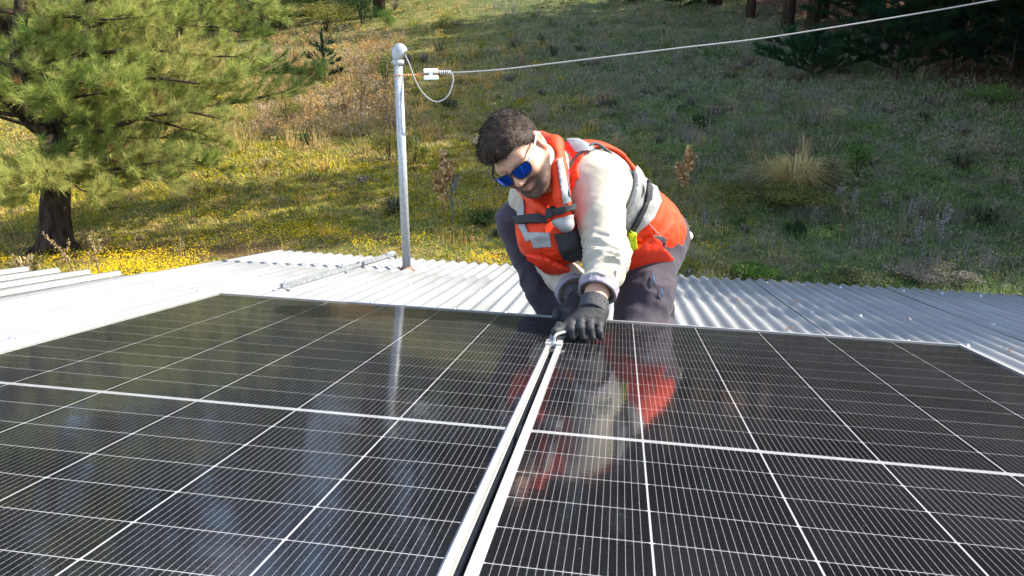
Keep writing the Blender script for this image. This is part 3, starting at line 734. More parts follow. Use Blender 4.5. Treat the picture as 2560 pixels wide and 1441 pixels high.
# ---- wood: shared pine meshes
def forest_pine(seed, H, dense=1.0, low=.12, wide=.27, dark=1.0):
    rg = np.random.default_rng(seed); w_ = MB(); lean = rg.normal(size=2) * .02 * H
    tr = [np.array([lean[0] * t * t, lean[1] * t * t, H * t]) for t in np.linspace(0, 1, 9)]; tr[0][2] = -.4
    w_.tube(tr, [.02 * H * (1 - .9 * t) for t in np.linspace(0, 1, 9)], 9)
    limbs = []; n = int(58 * dense)
    for k in range(n):
        t = low + (1 - low) * (k / n) ** .9; x = t * 8; i = min(int(x), 7); p0 = tr[i] + (tr[i + 1] - tr[i]) * (x - i)
        L = wide * H * (1 - t) ** .75 * (.6 + .6 * rg.random()) + .3; a = limb_path(p0, k * 2.4 + rg.random() * .8, L, .25 - .25 * (1 - t), .18, rg, 5); limbs.append(a)
        w_.tube(a, [.006 * H * (1 - t) + .015, .03, .022, .014, .006], 5, False)
    P, D = foliate(limbs, rg, 5.2, .9, 3, None, .01, .12)
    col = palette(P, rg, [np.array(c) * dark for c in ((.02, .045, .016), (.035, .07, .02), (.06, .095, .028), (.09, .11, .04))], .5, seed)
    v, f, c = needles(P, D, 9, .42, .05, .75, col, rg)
    return w_.mesh('trunk', True), mesh_np('crown', v, f, c)
PINES = [forest_pine(21, 16.5), forest_pine(22, 14.5, 1.0, .15, .25), forest_pine(23, 18.0, 1.15, .1, .24), forest_pine(24, 15.5, .9, .32, .25), forest_pine(25, 16.5, 2.0, .08, .10)]
for a, b_ in PINES: a.materials.append(M_bark); b_.materials.append(M_needle)
def plant_pine(p, var, s, rz, label, group=None, name='pine_tree'):
    root = empty(name, Matrix.Translation(p) @ Matrix.Rotation(rz, 4, 'Z') @ Matrix.Scale(s, 4))
    tag(root, label, 'tree', group); link('trunk', PINES[var][0], None, root); link('crown', PINES[var][1], None, root); return root
def gpt(x, y): return Vector((x, y, float(ground_z(x, y)) - .05))
rg = np.random.default_rng(5)
# trees that show at the top right, by where their trunks stand
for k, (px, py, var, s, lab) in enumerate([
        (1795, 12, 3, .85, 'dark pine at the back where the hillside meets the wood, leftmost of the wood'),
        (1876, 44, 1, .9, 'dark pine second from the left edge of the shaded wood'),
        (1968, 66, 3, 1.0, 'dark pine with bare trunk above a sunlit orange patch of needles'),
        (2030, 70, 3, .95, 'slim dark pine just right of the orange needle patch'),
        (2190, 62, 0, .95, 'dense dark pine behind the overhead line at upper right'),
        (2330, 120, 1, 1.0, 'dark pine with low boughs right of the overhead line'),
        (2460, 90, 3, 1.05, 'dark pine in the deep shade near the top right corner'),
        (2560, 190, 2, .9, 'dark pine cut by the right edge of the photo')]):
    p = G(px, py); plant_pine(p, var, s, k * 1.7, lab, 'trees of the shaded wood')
# the rest of the wood stands right of the frame: the edge trees are set so that their shadow tips fall where the photo shows them
PINE_H = [16.5, 14.5, 18.0, 15.5, 16.5]
def tip_pine(tip, x, var, k):
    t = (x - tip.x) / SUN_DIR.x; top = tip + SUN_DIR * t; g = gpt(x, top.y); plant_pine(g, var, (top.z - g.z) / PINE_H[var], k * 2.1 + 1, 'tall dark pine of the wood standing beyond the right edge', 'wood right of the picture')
for k, (px, py, x, var) in enumerate([(185, 517, 11.8, 4), (300, 612, 12.2, 4), (640, 562, 11.2, 4), (560, 345, 12.6, 4), (780, 292, 13.2, 4), (900, 235, 12.2, 1), (960, 165, 13.5, 4), (1010, 110, 12.6, 2), (1090, 62, 13.6, 1), (1040, 478, 12.6, 4), (1060, 395, 13.2, 4), (1080, 320, 12.0, 0), (1150, 250, 13.0, 2), (1200, 170, 12.2, 0),
                                      (1160, 520, 11.0, 4), (1290, 575, 11.6, 4), (1360, 640, 11.0, 0), (1480, 690, 12.0, 2), (1560, 560, 13.4, 0), (1700, 640, 13.6, 1), (1240, 470, 13.8, 1), (1200, 370, 14.2, 2), (1300, 300, 15.0, 0), (1350, 180, 15.2, 2), (1400, 120, 14.4, 1)]):
    tip_pine(G(px, py), x, var, k)
for k, (px, py, x) in enumerate([(1745, 694, 12.4), (1850, 709, 11.2), (2000, 757, 13.2), (2200, 800, 11.8), (2430, 792, 12.6)]): tip_pine(to_world(roof_at(px, py, z=ZR)), x, 4, k)
for k, (x, y, var, s) in enumerate([(16.8, 25.5, 0, 1.1), (16.5, 33, 1, 1.1), (12.8, 35.5, 2, 1.1), (9.5, 40, 1, 1.1), (13, 44, 0, 1.2), (5, 48, 2, 1.1), (19.5, 19.5, 1, .9), (21, 27, 2, 1.1), (20, 33, 0, 1.1), (22, 40, 1, 1.2), (17, 38, 2, 1.1), (25, 24, 1, 1.1), (26, 33, 0, 1.2), (16.5, 46, 2, 1.2), (14.5, 29.5, 3, 1.1), (17.5, 29, 2, 1.0), (15.5, 36, 0, 1.0)]):
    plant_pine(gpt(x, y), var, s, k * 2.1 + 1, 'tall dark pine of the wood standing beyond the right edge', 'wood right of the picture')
for k, (x, y, var, s) in enumerate([(-1, 56, 0, 1.0), (-7, 60, 2, 1.1), (-13, 54, 1, 1.0), (-19, 58, 0, 1.15), (-25, 52, 2, 1.0), (-31, 57, 1, 1.1), (3.5, 62, 2, 1.2), (9, 58, 0, 1.1), (-10, 70, 2, 1.3), (-22, 70, 0, 1.3), (1, 74, 1, 1.4), (14, 70, 2, 1.3), (-36, 47, 0, 1.1), (-29, 44, 1, .95), (-22, 42, 2, 1.0), (-34, 36, 1, 1.1), (-40, 30, 0, 1.1), (-16, 62, 1, 1.3), (-27, 62, 2, 1.3), (-42, 55, 2, 1.3), (-4, 64, 1, 1.3), (-12, 50, 0, .9), (-17, 49, 2, .9), (-8, 52, 3, .95), (-11, 58, 2, 1.1), (-40, 42, 2, 1.1), (-45, 36, 1, 1.2), (-37, 60, 0, 1.3), (-47, 48, 2, 1.3), (-24, 47, 0, 1.0), (-33, 50, 2, 1.1), (6, 66, 0, 1.3)]):
    y += 15 if x > -15 else 3
    s = s * (.92 if -33 < x < -18 else 1.4)
    plant_pine(gpt(x, y), var, s, k * 2.3, 'tall pine on the crest of the hill above the frame', 'pines along the hill crest')

# ---- leafy shrubs and small plants
def leaf_cloud(c, r, n, size, cols, rg, lobes=9, flat=.8):
    ctr = unit(rg.normal(size=(lobes, 3))) * rg.random((lobes, 1)) ** .4 * .68; ctr[:, 2] = np.abs(ctr[:, 2]) * 1.1 - .45
    k = rg.integers(0, lobes, n); q = ctr[k] + unit(rg.normal(size=(n, 3))) * (rg.random((n, 1)) ** .5) * (.25 + .2 * (k % 3)[:, None] / 2)
    p = np.array(c) + q * np.array(r)
    a = unit(rg.normal(size=(n, 3))); a[:, 2] *= flat; b_ = unit(np.cross(a, unit(rg.normal(size=(n, 3))))); s = size * (.55 + .8 * rg.random((n, 1)))
    v = np.stack([p - a * s, p + b_ * s * .42, p + a * s, p - b_ * s * .42], 1).reshape(-1, 3)
    col = palette(q * 3, rg, cols, .9, 2) * (.8 + .4 * rg.random((n, 1)))
    return v, np.arange(n * 4).reshape(-1, 4), np.repeat(col, 4, 0)
def shrub(px, py, w, h, cols, label, n=900, size=.05, seed=0, stems=5, group=None, name='shrub', cat='shrub', wood=None):
    p = G(px, py); d = (np.array(p) - CAMW); dist = float(np.linalg.norm(d)); w = w * dist / FOC; h = h * dist / FOC
    rg = np.random.default_rng(seed + 100); root = empty(name, Matrix.Translation(p)); tag(root, label, cat, group)
    b = MB()
    for k in range(stems):
        a = rg.random() * 6.28; r_ = rg.random() * w * .35
        b.tube([(0, 0, -.05), (math.cos(a) * r_ * .4, math.sin(a) * r_ * .4, h * .3), (math.cos(a) * r_ * .8, math.sin(a) * r_ * .8, h * .58)], [max(.006, h * .012), max(.004, h * .008), .003], 5)
    b.build('stem', wood or M_bark, root)
    v, f, c = leaf_cloud((0, 0, h * .5), (w * .62, w * .62, h * .55), n, size, cols, rg); link('leaves', mesh_np('leaves', v, f, c), M_leaf, root); return root
YG = [(.12, .13, .03), (.2, .2, .05), (.3, .26, .07)]; DG = [(.02, .05, .02), (.035, .075, .025), (.06, .1, .03)]; GG = [(.07, .09, .05), (.1, .12, .06), (.15, .15, .08)]
OL = [(.08, .1, .03), (.14, .15, .04), (.2, .17, .06)]; GREY = [(.15, .14, .11), (.2, .185, .15), (.27, .24, .19)]; STRAW = [(.28, .2, .1), (.38, .29, .14), (.46, .36, .2)]
LG = [(.06, .12, .03), (.1, .18, .04), (.16, .24, .06)]
for k, a in enumerate([
        (655, 84, 70, 110, OL, 'thin grey-stemmed tree with sparse leaves behind the pine top', 700, .10, 8),
        (700, 66, 90, 60, OL, 'low olive shrub in front of the far sunlit clearing', 900, .08, 4),
        (815, 78, 170, 120, YG, 'yellow-green little tree on the far sunny clearing', 1600, .10, 5),
        (905, 62, 150, 110, DG, 'dark green bush at the top beside the yellow little tree', 1700, .10, 5),
        (965, 70, 60, 55, LG, 'pale green bush at the right end of the far clearing', 600, .08, 4),
        (1405, 8, 130, 50, DG, 'dark bush at the top centre edge of the hillside', 900, .10, 4),
        (1560, 10, 110, 45, DG, 'dark bush at the top edge right of centre', 800, .10, 4),
        (965, 215, 90, 120, LG, 'light green sapling rising behind the weatherhead', 600, .05, 6),
        (1100, 85, 80, 60, OL, 'olive shrub on the upper slope above the insulator', 700, .07, 4),
        (720, 300, 90, 90, YG, 'yellowish shrub in the sun past the pine branch tip', 700, .05, 6),
        (1035, 410, 80, 110, YG, 'yellow-leaved shrub right behind the service mast', 900, .045, 5),
        (975, 400, 90, 130, OL, 'brownish olive shrub just left of the service mast', 900, .045, 6),
        (1210, 560, 110, 50, OL, 'low olive shrub beside the worker knee at the eave', 700, .04, 4),
        (1120, 275, 70, 45, GG, 'grey-green low shrub below the hanging cable loop', 500, .05, 4),
        (1930, 520, 330, 95, OL, 'wide low bramble thicket under the pale grass clump', 2600, .05, 9),
        (2065, 480, 110, 110, GG, 'dull green bush behind the right end of the thicket', 900, .045, 5),
        (1755, 330, 70, 60, DG, 'small dark green shrub above the worker back', 700, .045, 4),
        (2100, 310, 70, 45, [(.2, .26, .1), (.3, .36, .16), (.4, .44, .2)], 'small pale lime shrub on the shaded slope at right', 240, .05, 5),
        (2140, 440, 90, 110, LG, 'loose green bush right of the pale grass clump', 600, .045, 5),
        (2480, 260, 160, 60, LG, 'green branchy shrub at the far right edge of the slope', 500, .05, 5),
        (1990, 590, 60, 60, DG, 'small dark conifer-like seedling below the thicket', 500, .03, 4),
        (2360, 700, 200, 55, GREY, 'grey dry shrub behind the roof edge at lower right', 1500, .035, 8),
        (1880, 690, 140, 60, LG, 'fresh green weeds behind the roof edge right of the worker', 1300, .035, 8),
        (2140, 710, 160, 60, GG, 'dull green weeds behind the middle of the right roof edge', 1200, .035, 8),
        (650, 470, 80, 50, [(.3, .28, .06), (.42, .38, .09), (.5, .46, .12)], 'bright yellow-green leafy weed in the sunlit meadow', 160, .035, 6),
        (520, 478, 50, 30, [(.3, .28, .06), (.42, .38, .09), (.5, .46, .12)], 'small yellow-green weed left of the taller leafy weed', 80, .035, 4),
        ]):
    shrub(*a[:6], n=int(a[6] * 2.4), size=a[7] * .58, seed=k, stems=a[8])

def blades(p, n, h, spread, w, cols, rg, arch=.5):
    """a tuft of arching strap leaves"""
    v = []; f = []; c = []
    for k in range(n):
        a = rg.random() * 6.283; s = spread * (.3 + .8 * rg.random()); hh = h * (.55 + .6 * rg.random()); d = np.array([math.cos(a), math.sin(a), 0]); sd = np.array([-d[1], d[0], 0]) * w * .5
        o = np.array(p) + d * rg.random() * spread * .15; m = o + d * s * .45 + np.array([0, 0, hh * .8]); t = o + d * s + np.array([0, 0, hh * (1 - arch * rg.random())])
        i = len(v); v += [o - sd, o + sd, m + sd * .8, m - sd * .8, t]; f += [(i, i + 1, i + 2), (i, i + 2, i + 3), (i + 3, i + 2, i + 4)]
        cc = np.array(cols[rg.integers(len(cols))]) * (.75 + .5 * rg.random()); c += [cc] * 5
    return np.array(v), np.array(f), np.array(c)
def tussock(px, py, w, h, cols, label, n=90, group=None, seed=0, bw_=.02, name='grass_tussock', cat='grass tussock', arch=.7, p=None):
    p = p or G(px, py); dist = float(np.linalg.norm(np.array(p) - CAMW)); rg = np.random.default_rng(seed + 300)
    v, f, c = blades((0, 0, -.02), n, h * dist / FOC, w * dist / FOC * .5, bw_, cols, rg, arch)
    o = link(name, mesh_np(name, v, f, c), M_grass, None, Matrix.Translation(p)); tag(o, label, cat, group); return o
for k, a in enumerate([
        (765, 362, 90, 36, DG, 'dark green strap-leaved rosette in the sunny grass past the pine'),
        (985, 530, 110, 45, DG + GREY, 'dark strap-leaved rosette at the foot of the service mast'),
        (1195, 560, 120, 40, DG + LG, 'dark strap-leaved rosette between dry stalk and worker knee'),
        (660, 416, 80, 28, STRAW + OL, 'spiky straw tuft on the sunlit meadow'),
        (1985, 480, 330, 95, [(.42, .32, .12), (.5, .39, .16), (.55, .44, .2)], 'tall pale straw grass clump right of the worker, sun fleck put into its colour'),  # straw colour brightened to stand for a sun fleck; no sunlight gap here
        (2005, 440, 90, 110, STRAW, 'thin upright pale grass stems rising from the straw clump'),
        (1830, 500, 120, 55, OL, 'olive grass tuft at the left end of the thicket'),
        (2180, 130, 150, 40, GREY, 'grey grass tuft at the foot of the dark wood'),
        (2460, 560, 120, 60, GG, 'long grey-green grass tuft near the right edge'),
        (2400, 420, 110, 50, GG, 'grey-green grass tuft below the brown forest floor'),
        (70, 690, 120, 50, STRAW + OL, 'dry grass tuft at the lower left corner by the lean-to'),
        (330, 700, 90, 34, OL, 'olive grass tuft behind the lean-to roof')]):
    tussock(*a, seed=k, n=700 if k == 4 else 60 if k == 5 else 90, arch=.6 if k == 4 else .35 if k == 5 else .75, bw_=.012 if k in (4, 5) else .02)
rg = np.random.default_rng(77)
for k in range(110):                                     # pale tufts strewn over the slope
    px = rg.uniform(880, 2560); py = rg.uniform(15, 330) if k < 80 else rg.uniform(330, 690)
    if px > 2150 and py < 260: continue
    p = G(px, py)
    if p.x > float(FOREST_X(p.y)) - .5: continue
    tussock(px, py, rg.uniform(45, 90) * (.7 if py > 300 else 1), rg.uniform(14, 32), [GREY, GG, STRAW[:1] + GREY][k % 3], 'greyish dry grass tuft on the shaded hillside', n=55, group='dry grass tufts on the shaded slope', seed=k + 50, bw_=.03, arch=.9)

def dry_stalk(px, py, top, label, lean=0, heads=34, cols=((.3, .17, .08), (.4, .25, .12), (.5, .35, .18)), r=.05, seed=0, side=2, fat=1.0):
    p = G(px, py); dist = float(np.linalg.norm(np.array(p) - CAMW)); h = (py - top) * dist / FOC; lean = lean * dist / FOC
    rg = np.random.default_rng(seed + 900); right = np.array(unit(np.cross(np.array(p) - CAMW, [0, 0, 1.0])))
    root = empty('dry_stalk', Matrix.Translation(p)); tag(root, label, 'dry plant', 'dry seed stalks')
    b = MB(); st = [right * lean * t * t + np.array([0, 0, h * t]) + rg.normal(size=3) * .006 for t in np.linspace(0, 1, 8)]; st[0][2] = -.05
    cs = tuple(np.array(cols[0]) * .8); b.tube(st, [.014 * fat * (1 - .6 * t) for t in np.linspace(0, 1, 8)], 6, True, cs); paths = [(st, .35)]
    for k in range(side):
        t = .45 + .2 * k; o = st[int(t * 7)]; d = right * (1 if k % 2 else -1) * h * .12; s2 = [o, o + d * .7 + np.array([0, 0, h * .1]), o + d + np.array([0, 0, h * .3])]
        b.tube(s2, [.008 * fat, .006 * fat, .003], 5, True, cs); paths.append((s2, .3))
    b.build('stem', M_dry, root)
    v = []; f = []; c = []
    for path, s0 in paths:
        path = np.array(path)
        for k in range(heads if path is paths[0][0] or len(path) == 8 else heads // 3):
            t = s0 + (1 - s0) * rg.random(); x = t * (len(path) - 1); i = min(int(x), len(path) - 2); o = path[i] + (path[i + 1] - path[i]) * (x - i)
            for m in range(6):
                a = unit(rg.normal(size=3)); q = o + a * r * fat * rg.random(); s = r * .45 * fat * (.6 + .7 * rg.random()); u = unit(rg.normal(size=3)); w2 = unit(np.cross(u, a))
                n = len(v); v += [q - u * s, q + w2 * s * .7, q + u * s, q - w2 * s * .7]; f.append((n, n + 1, n + 2, n + 3)); c += [np.array(cols[rg.integers(len(cols))]) * (.8 + .5 * rg.random())] * 4
    link('seed_heads', mesh_np('seed_heads', np.array(v), np.array(f), np.array(c)), M_dry, root)['kind'] = 'stuff'; return root
BR = ((.25, .13, .06), (.34, .2, .09), (.42, .28, .14)); GY = ((.2, .19, .19), (.28, .27, .26), (.35, .33, .3))
for k, a in enumerate([
        (1110, 562, 378, 'tall golden-brown dry seed stalk left of the worker', 2, 110, ((.34, .19, .08), (.46, .29, .13), (.55, .38, .2)), .085),
        (1130, 556, 420, 'thinner grey dry stalk just right of the golden one', 8, 40, GY, .05),
        (1706, 510, 372, 'brown dry seed stalk behind the worker back', 6, 100, ((.34, .19, .08), (.44, .27, .12), (.5, .35, .18)), .08),
        (190, 700, 590, 'dry leaning seed stalk in front of the pine trunk', -45, 30, STRAW, .035),
        (252, 705, 596, 'dry upright seed stalk just right of the pine trunk', -6, 34, STRAW, .035),
        (70, 705, 640, 'short dry stalk at the lower left beside the lean-to', -20, 22, STRAW, .035),
        (455, 660, 592, 'small dry stalk in the yellow flowers behind the roof', 3, 16, STRAW, .03),
        (705, 612, 560, 'thin yellow-green weed stem leaning left in the meadow', -22, 14, [(.35, .32, .08), (.45, .42, .1)], .025),
        (2346, 622, 520, 'grey dry flower spike right of centre on the right slope', 3, 40, GY, .035),
        (2292, 625, 548, 'grey dry flower spike left of the taller one', -2, 26, GY, .03),
        (2095, 520, 462, 'grey dry flower spike at the right end of the thicket', 0, 22, GY, .03),
        (2130, 528, 468, 'small grey flower spike right of the thicket', 2, 22, GY, .03),
        (2010, 540, 488, 'small grey flower spike in front of the thicket', 1, 20, GY, .03),
        (1880, 440, 335, 'thin reddish dry stem behind the thicket', 0, 10, BR, .03),
        (1770, 370, 250, 'thin dark dry stem above the worker back', 2, 10, GY, .03),
        (985, 235, 130, 'straw-coloured dry stem beside the weatherhead', -10, 22, STRAW, .05),
        (870, 330, 240, 'orange-brown dry weed on the sunny slope', -8, 30, BR, .06),
        (905, 290, 200, 'orange dry weed left of the mast top', 4, 30, BR, .06),
        (1610, 330, 262, 'thin dry stem above the worker shoulder', 3, 10, GY, .03),
        (1195, 690, 640, 'pale seed spike behind the eave near the worker knee', 0, 20, STRAW, .03),
        (1145, 690, 632, 'dry seed spike behind the eave right of the mast', -3, 20, STRAW, .03)]):
    dry_stalk(a[0], a[1], a[2], a[3], a[4], a[5], a[6], a[7], k)

# low green pine bough / young pines
def young_pine(px, py, w, h, label, dark=1.0, seed=0, n=12):
    p = G(px, py); dist = float(np.linalg.norm(np.array(p) - CAMW)); w = w * dist / FOC; h = h * dist / FOC; rg = np.random.default_rng(seed + 40)
    root = empty('young_pine', Matrix.Translation(p)); tag(root, label, 'tree'); wd = MB(); wd.tube([(0, 0, -.1), (0, 0, h * .5), (.03, 0, h)], [.035, .025, .008], 6); limbs = [np.array([[0, 0, h * .3], [0, 0, h * .7], [0, 0, h]])]
    for k in range(n):
        t = .1 + .8 * k / n; a = limb_path(np.array([0, 0, h * t]), k * 2.4, w * .55 * (1.1 - t * .8), .35, .1, rg, 5); limbs.append(a); wd.tube(a, [.015, .013, .01, .008, .004], 5, False)
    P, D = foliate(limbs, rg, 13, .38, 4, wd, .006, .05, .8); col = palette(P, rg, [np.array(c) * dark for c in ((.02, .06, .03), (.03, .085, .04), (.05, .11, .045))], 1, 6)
    v, f, c = needles(P, D, 22, .17, .012, .55, col, rg); link('trunk', wd.mesh('trunk'), M_bark, root); link('crown', mesh_np('crown', v, f, c), M_needle, root)
young_pine(812, 205, 80, 100, 'small dark blue-green young pine beyond the big pine branch tip', .75, 1, 9)
young_pine(2030, 196, 270, 100, 'spreading dark green young pine under the overhead line at right', 1.0, 2, 16)
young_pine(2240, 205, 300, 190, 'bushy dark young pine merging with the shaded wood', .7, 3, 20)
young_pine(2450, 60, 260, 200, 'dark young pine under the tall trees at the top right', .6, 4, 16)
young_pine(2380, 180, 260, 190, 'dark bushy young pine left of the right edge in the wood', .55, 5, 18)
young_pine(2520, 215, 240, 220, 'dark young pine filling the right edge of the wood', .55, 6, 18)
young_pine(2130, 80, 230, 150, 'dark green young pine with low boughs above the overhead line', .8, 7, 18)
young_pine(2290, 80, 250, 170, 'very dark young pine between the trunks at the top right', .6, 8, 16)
young_pine(1700, 22, 170, 60, 'low dark young pine at the top edge left of the wood', .7, 9, 12)

# ---- grass and flowers over the slope (nobody could count these)
def grass():
    rg = np.random.default_rng(31); N = 520000
    px = rg.uniform(-500, 3050, N); py = rg.uniform(-25, 775, N); p = table_at(px, py)
    lit = pine_litter(p[:, 0], p[:, 1]); tall = fbm(p[:, :2] * .55, 3, 41)
    keep = rg.random(N) > lit * .93; p, tall, lit = p[keep], tall[keep], lit[keep]; N = len(p)
    dist = np.linalg.norm(p - CAMW, axis=1)
    side = np.clip((p[:, 0] + 2.2 + .25 * (p[:, 1] - 12)) / 5 + .35 * fbm(p[:, :2] * .4, 2, 8), 0, 1)       # 0 sunny dry side, 1 green side
    n1 = fbm(p[:, :2] * .6, 4, 50) + rg.normal(size=N) * .28; n2 = fbm(p[:, :2] * 1.7, 3, 60)
    green = np.array([.14, .205, .08]); lush = np.array([.215, .28, .105]); oliv = np.array([.27, .245, .04]); straw = np.array([.46, .32, .11]); grey = np.array([.27, .25, .20]); yel = np.array([.48, .40, .035])
    t = np.clip(n1 * 1.1 + .5, 0, 1)[:, None]; s = side[:, None]; far = np.clip((p[:, 1] - 16) / 6 + .4 * n2, 0, 1)[:, None] * (1 - s)
    c = (green * (1 - t) + lush * t) * s + ((oliv * (1 - t) + yel * t) * (1 - .65 * far) + np.array([.42, .28, .12]) * .65 * far) * (1 - s)
    g = np.clip((n2 - .05) * 3, 0, 1)[:, None] * np.clip((dist[:, None] - 9) / 8, .35, 1); c = c * (1 - g * .75) + (grey * s + straw * (1 - s)) * g * .75
    dry = rg.random(N) < (.03 + .09 * (1 - side)); c[dry] = (straw * (1 - s) + np.array([.2, .19, .13]) * s)[dry] * (.7 + .5 * rg.random((dry.sum(), 1)))
    up_ = np.clip((p[:, 1:2] - 19) / 8 + .5 * n2[:, None], 0, 1) * s; c = c * (1 - .55 * up_) + np.array([.25, .235, .185]) * .55 * up_
    c *= (.7 + .6 * rg.random((N, 1)))
    h = np.where(side < .45, .62, 1.0) * (.035 + .06 * rg.random(N) + .10 * np.clip(tall, 0, 1) * rg.random(N)) * (1 + .5 * dry) * np.clip(dist / 14, .8, 1.9); wd = (.011 + .011 * rg.random(N)) * np.clip(dist / 11, .8, 3.0)
    a = rg.random(N) * 6.283; d = np.stack([np.cos(a), np.sin(a), 0 * a], 1); sd = np.stack([-d[:, 1], d[:, 0], 0 * a], 1) * wd[:, None] * .5
    tip = p + d * (h * (.3 + 1.3 * rg.random(N)))[:, None]; tip[:, 2] += h
    v = np.stack([p - sd, p + sd, tip], 1).reshape(-1, 3); v[:, 2] -= .01
    o = link('grass', mesh_np('grass', v, np.arange(N * 3).reshape(-1, 3), np.repeat(c, 3, 0)), M_grass); tag(o, 'mixed green and dry grass covering the hillside', None, kind='stuff')
    # flowers
    N = 480000; px = rg.uniform(-400, 2600, N); py = rg.uniform(300, 720, N); p = table_at(px, py)
    n = fbm(p[:, :2] * np.array([.55, .9]), 3, 70) + .25 * fbm(p[:, :2] * 2.2, 2, 71)
    sunny = np.clip((-p[:, 0] - .2 * (p[:, 1] - 10) + 2.0) / 4, 0, 1); nearness = np.clip((14.5 - p[:, 1]) / 4.5, 0, 1) + .12 * (p[:, 1] < 17.5)
    pr = sunny * nearness * np.clip((n + .05) * 3.0, 0, 1) ** 1.5 * .75 + .006 * (1 - sunny)
    pr *= 1 - pine_litter(p[:, 0], p[:, 1]); keep = rg.random(N) < pr; p = p[keep]; N = len(p)
    s = (.005 + .005 * rg.random(N))[:, None]; up = unit(rg.normal(size=(N, 3)) * .5 + np.array([.25, -.35, .8])); u = unit(np.cross(up, unit(rg.normal(size=(N, 3))))); w2 = np.cross(up, u)
    p = p + np.array([0, 0, 1]) * (.07 + .14 * rg.random((N, 1)))
    v = np.stack([p + (u * math.cos(g) + w2 * math.sin(g)) * s for g in np.arange(5) * 1.2566], 1).reshape(-1, 3); i = np.arange(N)[:, None] * 5
    f = np.concatenate([i + np.array([0, 1, 2]), i + np.array([0, 2, 3]), i + np.array([0, 3, 4])])
    c = np.array([.78, .52, .01]) * (.75 + .4 * rg.random((N, 1)))
    o = link('wildflowers', mesh_np('wildflowers', v, f, np.repeat(c, 5, 0)), M_petal); tag(o, 'carpet of small yellow wildflowers in the sunlit meadow', None, kind='stuff')
def ground_cover():
    rg = np.random.default_rng(91); N = 5200
    px = rg.uniform(-400, 2960, N); py = 15 + 745 * rg.random(N) ** .9; p = table_at(px, py); lit = pine_litter(p[:, 0], p[:, 1]); keep = rg.random(N) > lit; p = p[keep]; N = len(p)
    ex = table_at(rg.uniform(640, 1010, 900), rg.uniform(85, 345, 900)); brown = np.arange(N + 900) >= N; p = np.concatenate([p, ex]); N = len(p)
    dist = np.linalg.norm(p - CAMW, axis=1); side = np.clip((p[:, 0] + 2.2 + .25 * (p[:, 1] - 12)) / 5 + .3 * fbm(p[:, :2] * .4, 2, 8), 0, 1)
    pals_g = np.array([(.09, .16, .05), (.14, .22, .065), (.18, .20, .10), (.24, .235, .17), (.22, .22, .14), (.13, .19, .07), (.29, .26, .18)]); pals_y = np.array([(.28, .26, .02), (.40, .33, .03), (.40, .30, .13), (.17, .19, .05), (.33, .24, .14), (.14, .16, .05), (.25, .24, .05)])
    k = (np.clip(fbm(p[:, :2] * .5, 2, 15) * .9 + .5 + rg.normal(size=N) * .22, 0, .999) * 7).astype(int); base = np.where((rg.random(N) < side)[:, None], pals_g[k], pals_y[k])
    r = (.05 + .13 * rg.random(N) ** 2) * np.clip(dist / 12, .7, 2.2); big = rg.random(N) < .2; r = np.where(big, r * 1.9, r); h = r * (.5 + .7 * rg.random(N)) * np.where(big, .75, 1); h *= np.where(side < .4, .6, 1); h[brown] *= 2.6; base[brown] = np.array([(.42, .25, .1), (.5, .34, .15), (.36, .26, .16), (.44, .34, .22)])[rg.integers(0, 4, brown.sum())]; n = 46
    u = unit(rg.normal(size=(N, n, 3))) * rg.random((N, n, 1)) ** .5; q = p[:, None] + u * np.stack([r, r, h], 1)[:, None] + np.array([0, 0, .6]) * h[:, None, None]
    q = q.reshape(-1, 3); M = len(q); s = np.repeat(.013 + .011 * rg.random(N), n)[:, None] * np.repeat(np.clip(dist / 12, .7, 2.4), n)[:, None]
    a = unit(rg.normal(size=(M, 3)) * np.array([1, 1, 1.3])); b_ = unit(np.cross(a, unit(rg.normal(size=(M, 3)))))
    v = np.stack([q - a * s, q + b_ * s * .4, q + a * s * 1.5, q - b_ * s * .4], 1).reshape(-1, 3); c = np.repeat(base, n, 0) * (.6 + .7 * rg.random((M, 1)))
    o = link('ground_cover', mesh_np('ground_cover', v, np.arange(M * 4).reshape(-1, 4), np.repeat(c, 4, 0)), M_leaf); tag(o, 'low weeds and herbs scattered through the hillside grass', None, kind='stuff')
